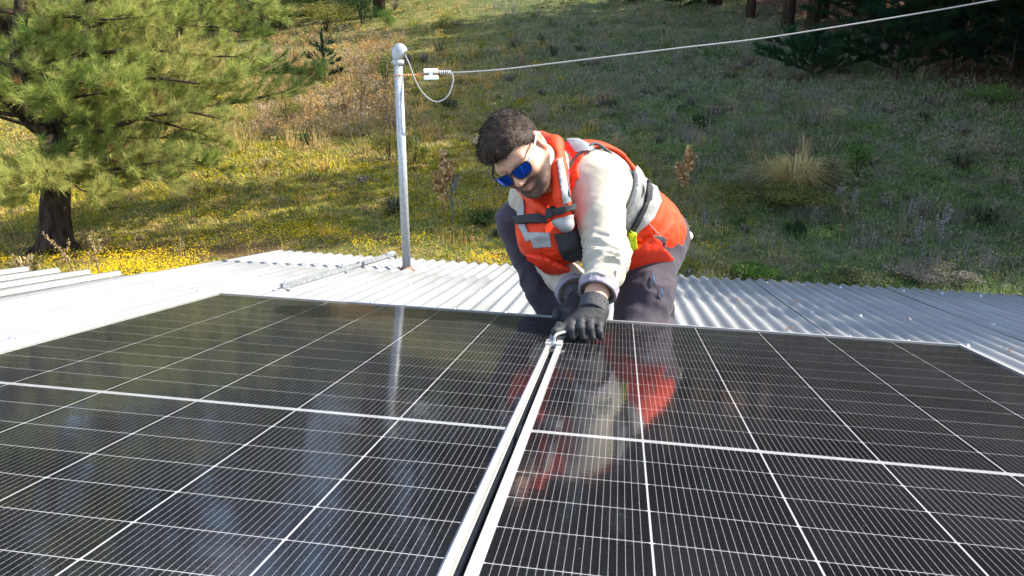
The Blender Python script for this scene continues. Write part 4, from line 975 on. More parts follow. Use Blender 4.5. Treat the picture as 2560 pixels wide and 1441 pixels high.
def tall_weeds():
    rg = np.random.default_rng(123); N = 1500
    px = rg.uniform(560, 2900, N); py = 10 + 690 * rg.random(N); p = table_at(px, py); n0 = fbm(p[:, :2] * .35, 2, 33)
    keep = (rg.random(N) > pine_litter(p[:, 0], p[:, 1])) & (rg.random(N) < np.clip(.55 + n0 * 1.3, .08, 1)) & ~((px < 1300) & (py > 400) & (rg.random(N) < .8)); p = p[keep]; N = len(p); n = 34
    dist = np.linalg.norm(p - CAMW, axis=1); side = np.clip((p[:, 0] + 2.2 + .25 * (p[:, 1] - 12)) / 5, 0, 1)
    base = np.array([(.20, .20, .13), (.25, .23, .18), (.15, .19, .08), (.30, .25, .15), (.22, .21, .19), (.12, .17, .06)])[rg.integers(0, 6, N)]; warm = (rg.random(N) > side)[:, None]; base = np.where(warm, base * np.array([1.9, 1.45, .75]), base)
    h = (.16 + .34 * rg.random(N) ** 1.5) * np.clip(dist / 15, .7, 1.5); r = .10 + .3 * rg.random(N)
    a = rg.random((N, n)) * 6.283; rr = r[:, None] * rg.random((N, n)) ** .6; o = p[:, None] + np.stack([np.cos(a) * rr, np.sin(a) * rr, 0 * a], -1)
    hh = h[:, None] * (.45 + .7 * rg.random((N, n))); le = rg.normal(size=(N, n, 2)) * .28 * hh[..., None]; tip = o + np.concatenate([le, hh[..., None]], -1)
    wd = (.007 + .006 * rg.random((N, n))) * np.clip(dist / 12, .7, 2.6)[:, None]; b_ = rg.random((N, n)) * 6.283; sd = np.stack([np.cos(b_), np.sin(b_), 0 * b_], -1) * wd[..., None]
    o[..., 2] -= .02; v = np.stack([o - sd * .5, o + sd * .5, tip], 2).reshape(-1, 3); c = np.repeat((base[:, None] * (.6 + .7 * rg.random((N, n, 1)))).reshape(-1, 3), 3, 0)
    # small seed heads and leaves up the stems
    t = .35 + .65 * rg.random((N, n, 1)); q = (o * (1 - t) + tip * t).reshape(-1, 3); M = len(q); s = np.repeat(wd.reshape(-1, 1), 1, 1) * (1.2 + 1.4 * rg.random((M, 1))); u = unit(rg.normal(size=(M, 3))); w2 = unit(np.cross(u, unit(rg.normal(size=(M, 3)))))
    v2 = np.stack([q - u * s, q + w2 * s * .6, q + u * s], 1).reshape(-1, 3); v = np.concatenate([v, v2]); c = np.concatenate([c, np.repeat((base[:, None] * (.7 + .8 * rg.random((N, n, 1)))).reshape(-1, 3), 3, 0)])
    o = link('tall_weeds', mesh_np('tall_weeds', v, np.arange(len(v)).reshape(-1, 3), c), M_grass); tag(o, 'shaggy tall weeds and dry stems over the hillside', None, kind='stuff')
grass()
ground_cover()
tall_weeds()
# ---------------------------------------------------------------- the worker (all in the roof frame)
def surface(f, lo, hi, h):
    """closed surface f<0 -> smooth quad mesh (block-sparse sampling, surface nets)"""
    lo = np.array(lo, np.float32); hi = np.array(hi, np.float32); B = 4
    nb = np.ceil((hi - lo) / (h * B)).astype(int) + 1; n = nb * B + 1
    def grid(a, m, s):
        g = np.stack(np.meshgrid(*[np.arange(k) for k in m], indexing='ij'), -1).reshape(-1, 3); return a + g.astype(np.float32) * s
    cd_ = f(grid(lo + h * B / 2, nb, h * B)).reshape(nb)
    act = np.abs(cd_) < h * B * 1.7
    D = np.repeat(np.repeat(np.repeat(np.where(cd_ < 0, -1, 1).astype(np.float32), B, 0), B, 1), B, 2)
    D = np.pad(D, ((0, 1),) * 3, mode='edge')
    m = np.pad(np.repeat(np.repeat(np.repeat(act, B, 0), B, 1), B, 2), ((0, 1),) * 3)
    m[1:] |= m[:-1].copy(); m[:, 1:] |= m[:, :-1].copy(); m[:, :, 1:] |= m[:, :, :-1].copy()
    ix = np.argwhere(m); vals = np.empty(len(ix), np.float32)
    for s in range(0, len(ix), 400000): vals[s:s + 400000] = f(lo + ix[s:s + 400000].astype(np.float32) * h)
    D[m] = vals
    S = D < 0; cnt = np.zeros(np.array(D.shape) - 1, np.int8); cor = [(a, b, c) for a in (0, 1) for b in (0, 1) for c in (0, 1)]
    sh = cnt.shape
    for a, b, c in cor: cnt += S[a:a + sh[0], b:b + sh[1], c:c + sh[2]]
    A = (cnt > 0) & (cnt < 8); idx = np.full(sh, -1, np.int32); q = np.argwhere(A); idx[A] = np.arange(len(q))
    acc = np.zeros((len(q), 3), np.float32); k = np.zeros((len(q), 1), np.float32)
    for c0 in cor:
        for ax in range(3):
            if c0[ax]: continue
            c1 = list(c0); c1[ax] = 1
            d0 = D[tuple((q + c0).T)]; d1 = D[tuple((q + c1).T)]; x = (d0 < 0) != (d1 < 0)
            t = np.where(x, d0 / np.where(x, d0 - d1, 1), 0)[:, None]; p = np.array(c0, np.float32) + t * (np.array(c1) - np.array(c0)).astype(np.float32)
            acc += p * x[:, None]; k += x[:, None]
    v = lo + h * (q + acc / np.maximum(k, 1)); fs = []
    for ax in range(3):
        s0 = [slice(None)] * 3; s1 = [slice(None)] * 3; s0[ax] = slice(0, -1); s1[ax] = slice(1, None)
        a0 = S[tuple(s0)]; a1 = S[tuple(s1)]; ch = np.argwhere(a0 != a1); u, w2 = [(1, 2), (2, 0), (0, 1)][ax]
        ok = (ch[:, u] > 0) & (ch[:, w2] > 0) & (ch[:, u] < sh[u]) & (ch[:, w2] < sh[w2]); ch = ch[ok]
        def at(du, dw): e = ch.copy(); e[:, u] -= du; e[:, w2] -= dw; return idx[tuple(e.T)]
        quad = np.stack([at(1, 1), at(0, 1), at(0, 0), at(1, 0)], 1); flip = ~a0[tuple(ch.T)]
        quad[flip] = quad[flip][:, ::-1]; fs.append(quad)
    fs = np.concatenate(fs); fs = fs[(fs >= 0).all(1)]
    return v, fs

def V3(*a): return np.array(a, np.float32)
def smin(a, b, k): h = np.maximum(k - np.abs(a - b), 0) / k; return np.minimum(a, b) - h * h * k * .25
def smax(a, b, k): return -smin(-a, -b, k)
def cone(p, a, b, ra, rb):
    a = np.asarray(a, np.float32); ba = np.asarray(b, np.float32) - a; pa = p - a; t = np.clip(pa @ ba / float(ba @ ba), 0, 1)
    return np.linalg.norm(pa - t[:, None] * ba, axis=1) - (ra + (rb - ra) * t)
def chain(p, pts, rad, k=.02):
    d = None
    for i in range(len(pts) - 1):
        e = cone(p, pts[i], pts[i + 1], rad[i], rad[i + 1]); d = e if d is None else smin(d, e, k)
    return d
def ell(p, c, r, ax=None):
    q = p - np.asarray(c, np.float32)
    if ax is not None: q = q @ ax
    r = np.asarray(r, np.float32); k0 = np.linalg.norm(q / r, axis=1); k1 = np.linalg.norm(q / (r * r), axis=1); return k0 * (k0 - 1) / np.maximum(k1, 1e-6)
def J(px, py, y): return np.array(roof_at(px, py, y=y), np.float32)
def camvec(x, y, z): return unit(CAMR3 @ np.array([x, -y, -z]))
def folds(p, axis, fa, fr, seed, oct_=2):
    """cloth folds: short across the axis, long around it"""
    axis = unit(np.asarray(axis, np.float32)); t = p @ axis; r = p - t[:, None] * axis
    n = fbm(np.concatenate([r * fr, (t * fa)[:, None] ], 1) + vnoise(p * 9, seed + 5)[:, None] * .6, oct_, seed); return 1 - 1.9 * np.abs(n) ** .72

# skeleton
PEL = J(1594, 592, 1.41); NECK = J(1402, 425, 1.10); AX = unit(NECK - PEL)
SL = J(1496, 464, 1.08); SR = J(1338, 505, 1.24)
LT = SL - SR; LT = unit(LT - AX * (LT @ AX)); FR = np.cross(LT, AX)          # his left, his front
TA = np.stack([LT, FR, AX], 1).astype(np.float32)
ML = J(1500, 532, 1.03); EL = J(1520, 636, .95); WL = J(1480, 778, .795)
ER = J(1372, 628, 1.26); WR = J(1446, 748, .97)
HIPL = PEL + LT * .07 - AX * .02; HIPR = PEL - LT * .10 - AX * .0
KL = J(1588, 812, 1.15); KL[2] = ZR + .065; AL = KL + V3(.10, .36, -.02)
KR = J(1298, 560, 1.24); AR = J(1392, 800, 1.25); AR[2] = max(AR[2], ZR + .075)
HC = J(1293, 381, .95); HF = camvec(-.17, .74, -.65); HL = camvec(.72, -.29, -.63); HL = unit(HL - HF * (HL @ HF)); HU = np.cross(HF, HL)
HS = .955; HA = (np.stack([HF, HL, HU], 1) / HS).astype(np.float32)             # head axes, head scale
def HP(f_, l, u): return HC + (HF * f_ + HL * l + HU * u) * HS

def head_d(p):
    q = (p - HC.astype(np.float32)) @ HA; e = lambda c, r: ell(q, c, r); s = q * V3(1, 0, 1) + np.abs(q) * V3(0, 1, 0)   # mirrored
    d = smin(e((-.012, 0, .028), (.094, .075, .088)), e((.026, 0, -.045), (.064, .062, .082)), .03)
    d = smin(d, cone(s, (.0, .05, -.045), (.06, .03, -.098), .022, .018), .03)      # jaw
    d = smin(d, e((.07, 0, -.108), (.024, .028, .02)), .02)                       # chin
    d = smin(d, cone(s, (.083, 0, .014), (.068, .042, .012), .014, .012), .015)   # brow
    d = smax(d, -ell(s, (.094, .031, -.006), (.014, .018, .010)), .012)           # eye socket
    d = smin(d, ell(s, (.079, .031, -.006), (.013, .014, .012)), .004)            # eye
    d = smin(d, ell(s, (.06, .042, -.035), (.03, .026, .024)), .02)               # cheek
    d = smin(d, cone(q, (.087, 0, .004), (.108, 0, -.036), .008, .0115), .010)    # nose
    d = smin(d, ell(s, (.099, .011, -.041), (.010, .008, .008)), .006)
    d = smin(d, cone(s, (.091, 0, -.064), (.081, .022, -.067), .0075, .004), .006)  # lips
    d = smin(d, cone(s, (.089, 0, -.077), (.080, .019, -.074), .008, .004), .006)
    d = smax(d, -cone(s, (.100, 0, -.0705), (.085, .026, -.0705), .0022, .0015), .003)
    ear = ell(s, (-.014, .079, -.008), (.020, .0085, .032)); ear = smax(ear, -ell(s, (-.010, .088, -.006), (.0115, .008, .02)), .004)
    ear = smin(ear, ell(s, (-.006, .078, -.034), (.009, .007, .010)), .008)
    d = smin(d, ear, .006)
    return d
def neck_d(p): return cone(p, HP(-.028, 0, -.05), NECK - AX * .06, .057, .066)
def torso_d(p):
    q = (p - PEL.astype(np.float32)) @ TA
    d = smin(ell(q, (0, 0, .0), (.160, .118, .13)), ell(q, (0, .012, .15), (.152, .118, .15)), .06)
    d = smin(d, ell(q, (0, .0, .32), (.160, .110, .155)), .06)
    d = smin(d, ell(q, (0, -.01, .34), (.13, .09, .12)), .05)
    d = smin(d, cone(p, SL - LT * .03, SR + LT * .02, .06, .06), .06)
    return d
def arm_l(p, g=0.0): return chain(p, [SL, ML, EL, WL], [.062 + g, .055 + g, .044 + g, .030 + g], .03)
def arm_r(p, g=0.0): return chain(p, [SR, ER, WR], [.06 + g, .045 + g, .03 + g], .03)
def legs_d(p, g=0.0):
    d = chain(p, [HIPL, KL], [.088 + g, .058 + g], .03); d = smin(d, chain(p, [KL, AL], [.055 + g, .042 + g], .03), .02)
    e = chain(p, [HIPR, KR, AR], [.088 + g, .06 + g, .042 + g], .03); return np.minimum(d, e)

# left hand closed on the key, thumb along it
KN = [J(1430, 806, .752), J(1453, 800, .760), J(1476, 802, .766), J(1498, 811, .774)]
PI = [J(1427, 823, .722), J(1451, 819, .727), J(1475, 821, .733), J(1498, 830, .744)]
TP = [J(1432, 852, .722), J(1457, 854, .727), J(1480, 856, .734), J(1500, 863, .745)]
for t in TP: t[2] = max(t[2], .016)
TH = [J(1446, 800, .775), J(1424, 815, .75), J(1405, 825, .73), J(1389, 830, .712)]
def hand_l(p, g=0.0):
    w_ = WL; d = None
    for k in range(4):
        e = cone(p, w_ + (KN[k] - KN[1]) * .35, KN[k], .024 + g, .0115 + g); d = e if d is None else smin(d, e, .02)
    fr_ = [.0080, .0084, .0082, .0076]
    for k in range(4):
        e = chain(p, [KN[k], PI[k], TP[k]], [fr_[k] + .0016 + g, fr_[k] + g, fr_[k] - .0012 + g], .006); d = smin(d, e, .0016)
    return smin(d, chain(p, TH, [.017 + g, .0135 + g, .012 + g, .0105 + g], .01), .008)
RH0 = J(1443, 772, .93)
RK = [RH0 + V3(-.03, -.03, -.005), RH0 + V3(-.012, -.042, -.004), RH0 + V3(.008, -.045, -.004), RH0 + V3(.026, -.04, -.006)]
def hand_r(p, g=0.0):
    d = None
    for k in range(4):
        e = cone(p, WR + (RK[k] - RK[1]) * .3, RK[k], .02 + g, .013 + g); d = e if d is None else smin(d, e, .02)
    for k in range(4):
        t = RK[k] + V3(.002, -.028, -.018); t2 = t + V3(.002, .012, -.016); t2[2] = max(t2[2], .017); t[2] = max(t[2], .02)
        d = smin(d, chain(p, [RK[k], t, t2], [.0115 + g, .0105 + g, .009 + g], .006), .005)
    th = [WR + (RK[0] - WR) * .45, RK[0] + V3(-.02, -.0, -.006), RK[0] + V3(-.022, -.03, -.012)]
    return smin(d, chain(p, th, [.016 + g, .0125 + g, .0105 + g], .01), .008)

def bmesh_part(name, f, lo, hi, h, mat, parent, colf=None, shade=True):
    v, q = surface(f, lo, hi, h); col = colf(v) if colf is not None else None
    me = mesh_np(name, v, q, col, True); o = link(name, me, mat, parent); return o

def lohi(*pts, pad=.1): a = np.array(pts); return a.min(0) - pad, a.max(0) + pad

M_skin = attr_material('skin', .5, .25, 260., .35, .06)
M_shirt = material('cream_shirt', (.44, .40, .32), .85, 0, .05, 14, .35, 900, spec=.2, sheen=.1)
M_cuff = material('mauve_lining', (.26, .235, .27), .85, 0, .08, 30, .3, 700, spec=.2)
M_vest = material('orange_vest', (.78, .056, .012), .62, 0, .06, 18, .3, 800, spec=.3)
M_vestred = material('red_pocket_cloth', (.80, .045, .014), .6, 0, .06, 18, .3, 800, spec=.3)
M_refl = material('reflective_tape', (.31, .305, .295), .42, .15, .06, 60, .25, 900)
M_strap = material('black_webbing', (.018, .018, .02), .7, 0, .2, 120, .5, 600)
M_trim = material('dark_grey_binding', (.05, .05, .055), .7, 0, .15, 120, .3, 700)
M_trouser = material('mauve_grey_trousers', (.043, .034, .047), .8, 0, .1, 16, .35, 800, spec=.25, sheen=.1)
M_glove = material('black_glove', (.022, .022, .024), .62, 0, .25, 90, .5, 420, spec=.4)
M_knit = material('grey_knit_cuff', (.05, .05, .053), .9, 0, .4, 260, .6, 500)
M_boot = material('dark_boot', (.022, .02, .019), .7, 0, .2, 40, .3, 200)
M_lime = material('lime_tape', (.62, .72, .01), .5, 0, .05, 60)
M_lens = material('blue_mirror_lens', (.015, .10, .62), .06, .85, .02, 10)
M_gframe = material('black_glasses_frame', (.012, .012, .014), .3, 0, .1, 60)
M_temple = material('pale_grey_temple', (.55, .55, .57), .35, .1, .05, 60)
M_blue = material('blue_pull_cord', (.015, .11, .28), .6, 0, .1, 60)
M_hair = attr_material('dark_hair', .55, .5, 220., .2)

person = empty('person', ROOF @ Matrix.Translation(Vector(AR * .5 + KL * .5)))
person.matrix_basis = ROOF.copy()
tag(person, 'man in orange safety vest kneeling behind the panels, tightening the clamp', 'person')

BLO, BHI = lohi(HC, PEL, KL, KR, AL, AR, WL, HIPL, pad=.2)
def body_d(p):
    d = smin(head_d(p), neck_d(p), .02); d = smin(d, torso_d(p), .04)
    d = smin(d, arm_l(p), .03); d = smin(d, hand_l(p, -.002), .012); d = smin(d, arm_r(p), .03); d = smin(d, hand_r(p, -.002), .012)
    return smin(d, legs_d(p), .03)
def skin_col(v):
    q = (v - HC) @ HA; base = np.tile(V3(.52, .29, .195), (len(v), 1)); n = fbm(v * 60, 3, 3)[:, None]
    red = np.clip(1 - np.linalg.norm((q - V3(.10, 0, -.03)) / V3(.03, .05, .03), axis=1), 0, 1)[:, None]; base = base * (1 - .35 * red) + V3(.56, .22, .16) * .35 * red
    ear = ((np.abs(q[:, 1]) > .074) & (np.abs(q[:, 0] + .012) < .03) & (np.abs(q[:, 2]) < .05))[:, None]; base = np.where(ear, V3(.55, .2, .14), base)
    below = np.clip((-.040 - q[:, 2] - .25 * np.maximum(0, .03 - q[:, 0])) / .016, 0, 1); lips = np.clip(1.4 - np.linalg.norm((q - V3(.094, 0, -.071)) / V3(.02, .024, .009), axis=1) * 1.0, 0, 1) * (q[:, 0] > .07)
    must = np.clip(1.2 - np.abs(q[:, 2] + .054) / .012, 0, 1) * (np.abs(q[:, 1]) < .036) * (q[:, 0] > .06)
    inhead = (np.linalg.norm(q, axis=1) < .17) & (q[:, 0] > -.03)
    beard = np.maximum(below * (q[:, 0] > -.02), must) * (1 - lips) * inhead; beard = np.clip(beard * (.95 + .5 * n[:, 0]), 0, .93)[:, None]
    base = base * (1 - beard) + V3(.05, .032, .024) * beard
    lp = (lips * inhead)[:, None]; base = base * (1 - .7 * lp) + V3(.42, .16, .125) * .7 * lp
    return base * (1 + .13 * n + .08 * fbm(v * 220, 2, 8)[:, None])
bmesh_part('body', body_d, BLO, BHI, .0042, M_skin, person, skin_col)

# hair: short sides, curly mop falling forward
def hair_d(p):
    q = (p - HC.astype(np.float32)) @ HA
    sk = ell(q, (-.012, 0, .028), (.094, .075, .088))
    up = np.clip((q[:, 2] - .01) / .07, 0, 1); fr_ = np.clip((q[:, 0] + .03) / .09, 0, 1)
    thick = .006 + .0035 * up + .003 * up * fr_
    curl = fbm(q * 85, 2, 12) * .5 + (1 - 2.2 * np.abs(fbm(q * 34, 2, 13))) * .75
    sk = smin(sk, ell(q, (.05, 0, .074), (.032, .05, .02)), .03); d = sk - thick - curl * (.0015 + .0032 * up)
    line = q[:, 2] - (.052 + .012 * vnoise(q * 60, 4)) * np.clip((q[:, 0] - .0) / .07, 0, 1) + (.0 + .055 * np.clip((-.02 - q[:, 0]) / .06, 0, 1))   # hairline
    side = np.where(q[:, 0] > .012, line, q[:, 2] + .03 + .05 * np.clip((-.02 - q[:, 0]) / .05, 0, 1))
    d = smax(d, -side * .8, .006)
    ear = ell(q * V3(1, 0, 1) + np.abs(q) * V3(0, 1, 0), (-.012, .082, -.008), (.024, .03, .034)); return smax(d, -ear, .004)
def hair_col(v):
    q = (v - HC) @ HA; n = fbm(q * 70, 3, 31)[:, None]; side = np.clip((.03 - q[:, 2]) / .04, 0, 1)[:, None]
    c = V3(.03, .02, .014) * (1 + .6 * n); return np.clip(c * (1 - side) + V3(.075, .052, .04) * (1 + .3 * n) * side, .003, 1)
hair = bmesh_part('hair', hair_d, HC - .15, HC + .15, .003, M_hair, person, hair_col)
def curls():
    me = hair.data; n = len(me.vertices); co = np.empty(n * 3, np.float32); me.vertices.foreach_get('co', co); co = co.reshape(-1, 3); no = np.empty(n * 3, np.float32); me.vertices.foreach_get('normal', no); no = no.reshape(-1, 3)
    rg = np.random.default_rng(3); q = (co - HC) @ HA; ok = np.where((q[:, 2] > -.005))[0]; k = rg.choice(ok, 12000); b = MB()
    v = []; f = []; c = []
    for i in k:
        o = co[i] - no[i] * .002; nrm = no[i]; t = unit(rg.normal(size=3) * .55 + HF * .8 + HL * .35 * math.sin(q[i, 0] * 90 + q[i, 1] * 60)); t = unit(t - nrm * (t @ nrm)); s = np.cross(nrm, t); L = .006 + (.015 if q[i, 0] > -.03 else .009) * rg.random() ** 1.6 * (1 if q[i, 2] > .05 else .45); a = rg.random() * 6; m = len(v)
        for j in range(4):
            u = j / 3; pt = o + nrm * L * .55 * u * (1 - .45 * u) + t * L * .75 * u + s * math.sin(a + u * 3) * L * .25 * u; wv = np.cross(nrm, t) * .0010 * (1 - .7 * u); v += [pt - wv, pt + wv]
        f += [(m, m + 1, m + 3, m + 2), (m + 2, m + 3, m + 5, m + 4), (m + 4, m + 5, m + 7, m + 6)]; cc = V3(.042, .028, .019) * (.6 + 1.4 * rg.random()); c += [cc] * 8
    o = link('curls', mesh_np('curls', np.array(v), np.array(f), np.array(c), True), M_hair, hair); o['kind'] = 'stuff'
curls()

# shirt
WLs = WL + (EL - WL) * .40; WRs = WR + (ER - WR) * .16
def shirt_full(p):
    # cuffs cut only close to each wrist
    sl = chain(p, [SL, ML, EL, WLs], [.078, .061, .046, .042], .04); bulge = np.clip((.40 - p[:, 2]) / .14, .2, 1)
    ob = unit(EL - ML + .8 * LT * np.linalg.norm(EL - ML)); sl = sl - .011 * folds(p, ob, 20, 6, 71) * np.maximum(bulge, .35) - .011 * folds(p, WL - EL, 36, 9, 75) * np.clip((.33 - p[:, 2]) / .1, .15, 1)
    ta = p @ unit(WL - EL).astype(np.float32); sl = sl - .0052 * np.sin(ta * 230 + 5 * vnoise(p * 15, 66)) * np.clip((.31 - p[:, 2]) / .06, 0, 1) * np.clip(.6 + 1.2 * vnoise(p * 11, 67), 0, 1)
    sl = smax(sl, (p - WLs.astype(np.float32)) @ unit(WL - EL).astype(np.float32), .004)
    sr = chain(p, [SR, ER, WRs], [.085, .064, .05], .04) - .007 * folds(p, WR - ER, 34, 9, 78)
    sr = smax(sr, (p - WRs.astype(np.float32)) @ unit(WR - ER).astype(np.float32), .004)
    body = torso_d(p) - .012; body = smin(body, cone(p, NECK - AX * .06, HP(-.02, 0, -.10), .064, .060), .02)
    body = smax(body, -((p - (PEL - AX * .03).astype(np.float32)) @ AX.astype(np.float32)), .01)
    body = smin(body, ell(p, J(1708, 590, 1.46), (.034, .03, .022)), .01)   # shirt tail at the belt
    return smin(smin(body, sl, .03), sr, .03)
SLO, SHI = lohi(SL, SR, EL, WL, ER, WR, PEL, NECK, pad=.2)
shirt = bmesh_part('shirt', shirt_full, SLO, SHI, .0042, M_shirt, person)
def cuff(w_, e, r, L, nm='cuff', seed=0):
    ax = unit(w_ - e).astype(np.float32); c = (e + (w_ - e) * .0).astype(np.float32)
    def f(p):
        t = (p - w_.astype(np.float32)) @ ax; d = cone(p, w_ - ax * L, w_ + ax * L, r, r * 1.02) - .003 * folds(p, np.cross(ax, V3(0, 0, 1)), 40, 20, seed)
        return smax(smax(np.abs(d) - .0045, np.abs(t) - L * .8, .004), -(t + L), .003)
    lo, hi = lohi(w_, pad=.1); return bmesh_part(nm, f, lo, hi, .003, M_cuff, shirt)
cuff(WLs + unit(WL - EL) * .004, EL, .0475, .024, seed=3); cuff(WRs + unit(WR - ER) * .004, ER, .049, .02, seed=4)

# trousers
def trousers_d(p):
    q = (p - PEL.astype(np.float32)) @ TA; hip = smin(ell(q, (0, 0, -.01), (.160, .124, .135)), ell(q, (0, .01, .08), (.168, .132, .10)), .04); hip = smax(hip, q[:, 2] - .085, .012)
    l1 = chain(p, [HIPL, HIPL * .45 + KL * .55, KL], [.092, .082, .07], .04); l1 = smin(l1, chain(p, [KL, AL], [.078, .06], .03), .03)
    l1 = l1 - .009 * folds(p, unit(KL - HIPL) + .5 * LT, 20, 8, 91) - .002 * fbm(p * 40, 2, 94)
    l2 = chain(p, [HIPR, KR], [.10, .070], .04); l2 = smin(l2, chain(p, [KR, KR * .4 + AR * .6, AR], [.068, .058, .052], .03), .03); l2 = l2 - .008 * folds(p, unit(AR - KR) + V3(.4, 0, 0), 18, 8, 92)
    d = smin(smin(hip, l1, .04), l2, .04)
    return smax(d, ZR + .012 - p[:, 2], .01)
TLO, THI = lohi(PEL, KL, AL, KR, AR, HIPR, pad=.2)
trousers = bmesh_part('trousers', trousers_d, TLO, THI, .0045, M_trouser, person)

# boots
def boot(a, toe, name):
    def f(p):
        d = chain(p, [a + V3(0, 0, .06), a + V3(0, 0, -.01), a + (toe - a) * .5 + V3(0, 0, -.012), toe], [.05, .048, .044, .038], .03); return smax(d, ZR + .002 - p[:, 2], .006)
    lo, hi = lohi(a, toe, pad=.13); return bmesh_part(name, f, lo, hi, .005, M_boot, person)
boot(AR + V3(0, 0, -.02), V3(AR[0] - .07, AR[1] - .155, ZR + .036), 'boot'); boot(AL + V3(0, .04, .02), V3(AL[0] + .02, AL[1] + .10, ZR + .036), 'boot')

# gloves
def glove(hand, w_, e, nm):
    ax = unit(w_ - e).astype(np.float32); c0 = w_ - ax * .024; c1 = w_ + ax * .03
    def f(p):
        d = hand(p, .0022) - .0007 * folds(p, ax, 90, 60, 61); return smax(d, -((p - c0.astype(np.float32)) @ ax), .003)
    pts = [w_] + (KN + TP + TH if nm == 'l' else RK); lo, hi = lohi(*pts, pad=.06); g = bmesh_part('glove', f, lo, hi, .0023, M_glove, person)
    def k(p):
        t = (p - c0.astype(np.float32)) @ ax; d = cone(p, w_ - ax * .04, w_ + ax * .03, .034, .0345) - .0012 * np.sin(t * 900); return smax(smax(np.abs(d) - .004, np.abs(t - .008) - .022, .003), -1 - d, .001)
    lo, hi = lohi(w_, pad=.08); bmesh_part('knit_cuff', k, lo, hi, .0026, M_knit, g); return g
glove(hand_l, WL, EL, 'l'); glove(hand_r, WR, ER, 'r')

# safety vest
COL = [J(1414, 560, .95), J(1404, 490, .95), J(1394, 425, .99), J(1386, 362, 1.05), J(1352, 350, 1.13), J(1316, 405, 1.14), J(1302, 465, 1.06), J(1345, 520, .97)]
def vest_d(p):
    q = (p - PEL.astype(np.float32)) @ TA
    d = torso_d(p) - .020; d = smin(d, ell(q, (0, .004, .11), (.150, .116, .14)), .05)
    
    d = smin(d, cone(p, SL - LT * .075 + AX * .012 - FR * .01, SR + LT * .05, .066, .062), .03); d = smin(d, ell(p, J(1392, 590, 1.06), (.105, .085, .085)), .05); d = smin(d, ell(p, J(1352, 560, 1.06), (.07, .08, .10)), .04)
    col = chain(p, COL + [COL[0]], [.014, .024, .029, .028, .024, .022, .018, .013, .013], .01); d = smin(d, col, .014); d = d - .006 * folds(p, AX + .5 * LT, 20, 8, 101) - .0025 * fbm(p * 40, 2, 102)
    arm = chain(p, [SL + (SL - ML) * .15 + LT * .02, ML, EL], [.099, .087, .074], .03); d = smax(d, -arm, .008)
    armr = chain(p, [SR - LT * .05, ER - LT * .03], [.075, .07], .03); d = smax(d, -armr, .012)
    d = smax(d, -((p - (PEL + AX * .01).astype(np.float32)) @ unit(AX + FR * .25 + LT * .12).astype(np.float32)), .014)           # lower hem
    d = smax(d, (p - (NECK + AX * .035).astype(np.float32)) @ AX.astype(np.float32), .01)
    nk = cone(p, NECK - AX * .02, HP(0, 0, -.03), .05, .075); d = smax(d, -nk, .01)
    # open neck, cut to a V in front
    vv = cone(p, HP(.05, 0, -.14), J(1372, 535, .93), .034, .008); d = smax(d, -vv, .01)
    col = smax(col, -chain(p, [SL + (SL - ML) * .15, ML, EL], [.087, .078, .066], .03), .006); d = smin(d, col - .003 * fbm(p * 30, 2, 103), .012)
    return smax(d, -(cone(p, NECK - AX * .1, HC, .05, .07)), .008)
VLO, VHI = lohi(SL, SR, PEL, NECK, pad=.26)
vest = bmesh_part('vest', vest_d, VLO, VHI, .0042, M_vest, person)

# pieces sewn onto the vest: cut from its surface along straight seams, then raised
def sewn(src, poly, name, mat, parent, raise_=.003, thick=.003):
    bm = bmesh.new(); bm.from_mesh(src.data); c = Vector(CAMR); r_ = [Vector(rays(x, y, 'roof')) for x, y in poly]; n = len(r_)
    ctr = sum(r_, Vector()) / n
    dead = [f for f in bm.faces if f.normal.dot(f.calc_center_median() - c) > 0]; bmesh.ops.delete(bm, geom=dead, context='FACES')
    for i in range(n):
        nn = r_[i].cross(r_[(i + 1) % n]).normalized()
        if nn.dot(ctr) < 0: nn = -nn
        bmesh.ops.bisect_plane(bm, geom=bm.verts[:] + bm.edges[:] + bm.faces[:], plane_co=c, plane_no=-nn, clear_outer=True)
    if not bm.faces: bm.free(); print('EMPTY', name, poly); return None
    # keep the layer nearest the eye
    bm.verts.ensure_lookup_table(); bm.normal_update(); bvh = BVHTree.FromObject(src, bpy.context.evaluated_depsgraph_get()) if src.name not in BV else BV[src.name]
    BV[src.name] = bvh; bad = []
    for f in bm.faces:
        m = f.calc_center_median(); d = m - c; L = d.length; h = bvh.ray_cast(c, d.normalized())
        if h[0] is not None and h[3] < L - .015: bad.append(f)
    bmesh.ops.delete(bm, geom=bad, context='FACES'); bm.normal_update()
    if not bm.faces: bm.free(); print('EMPTY2', name, poly); return None
    left = set(bm.faces); best = []
    while left:                                            # one piece of cloth: the largest island
        st = [left.pop()]; isl = list(st)
        while st:
            for e in st.pop().edges:
                for g in e.link_faces:
                    if g in left: left.discard(g); st.append(g); isl.append(g)
        if len(isl) > len(best): best = isl
    keep = set(best); bmesh.ops.delete(bm, geom=[f for f in bm.faces if f not in keep], context='FACES'); bm.normal_update()
    for v_ in bm.verts: v_.co += v_.normal * raise_
    ex = bmesh.ops.extrude_face_region(bm, geom=bm.faces[:]); vs = [e for e in ex['geom'] if isinstance(e, bmesh.types.BMVert)]; bm.normal_update()
    old = [f for f in bm.faces if not any(v_ in set(vs) for v_ in f.verts)]
    for v_ in vs: v_.co += v_.normal * 0
    sv_ = set(vs)
    for v_ in bm.verts:
        if v_ not in sv_: v_.co -= v_.normal * (raise_ + thick)
    bmesh.ops.recalc_face_normals(bm, faces=bm.faces[:])
    me = bpy.data.meshes.new(name); bm.to_mesh(me); bm.free(); me.polygons.foreach_set('use_smooth', [True] * len(me.polygons)); return link(name, me, mat, parent)
BV = {}
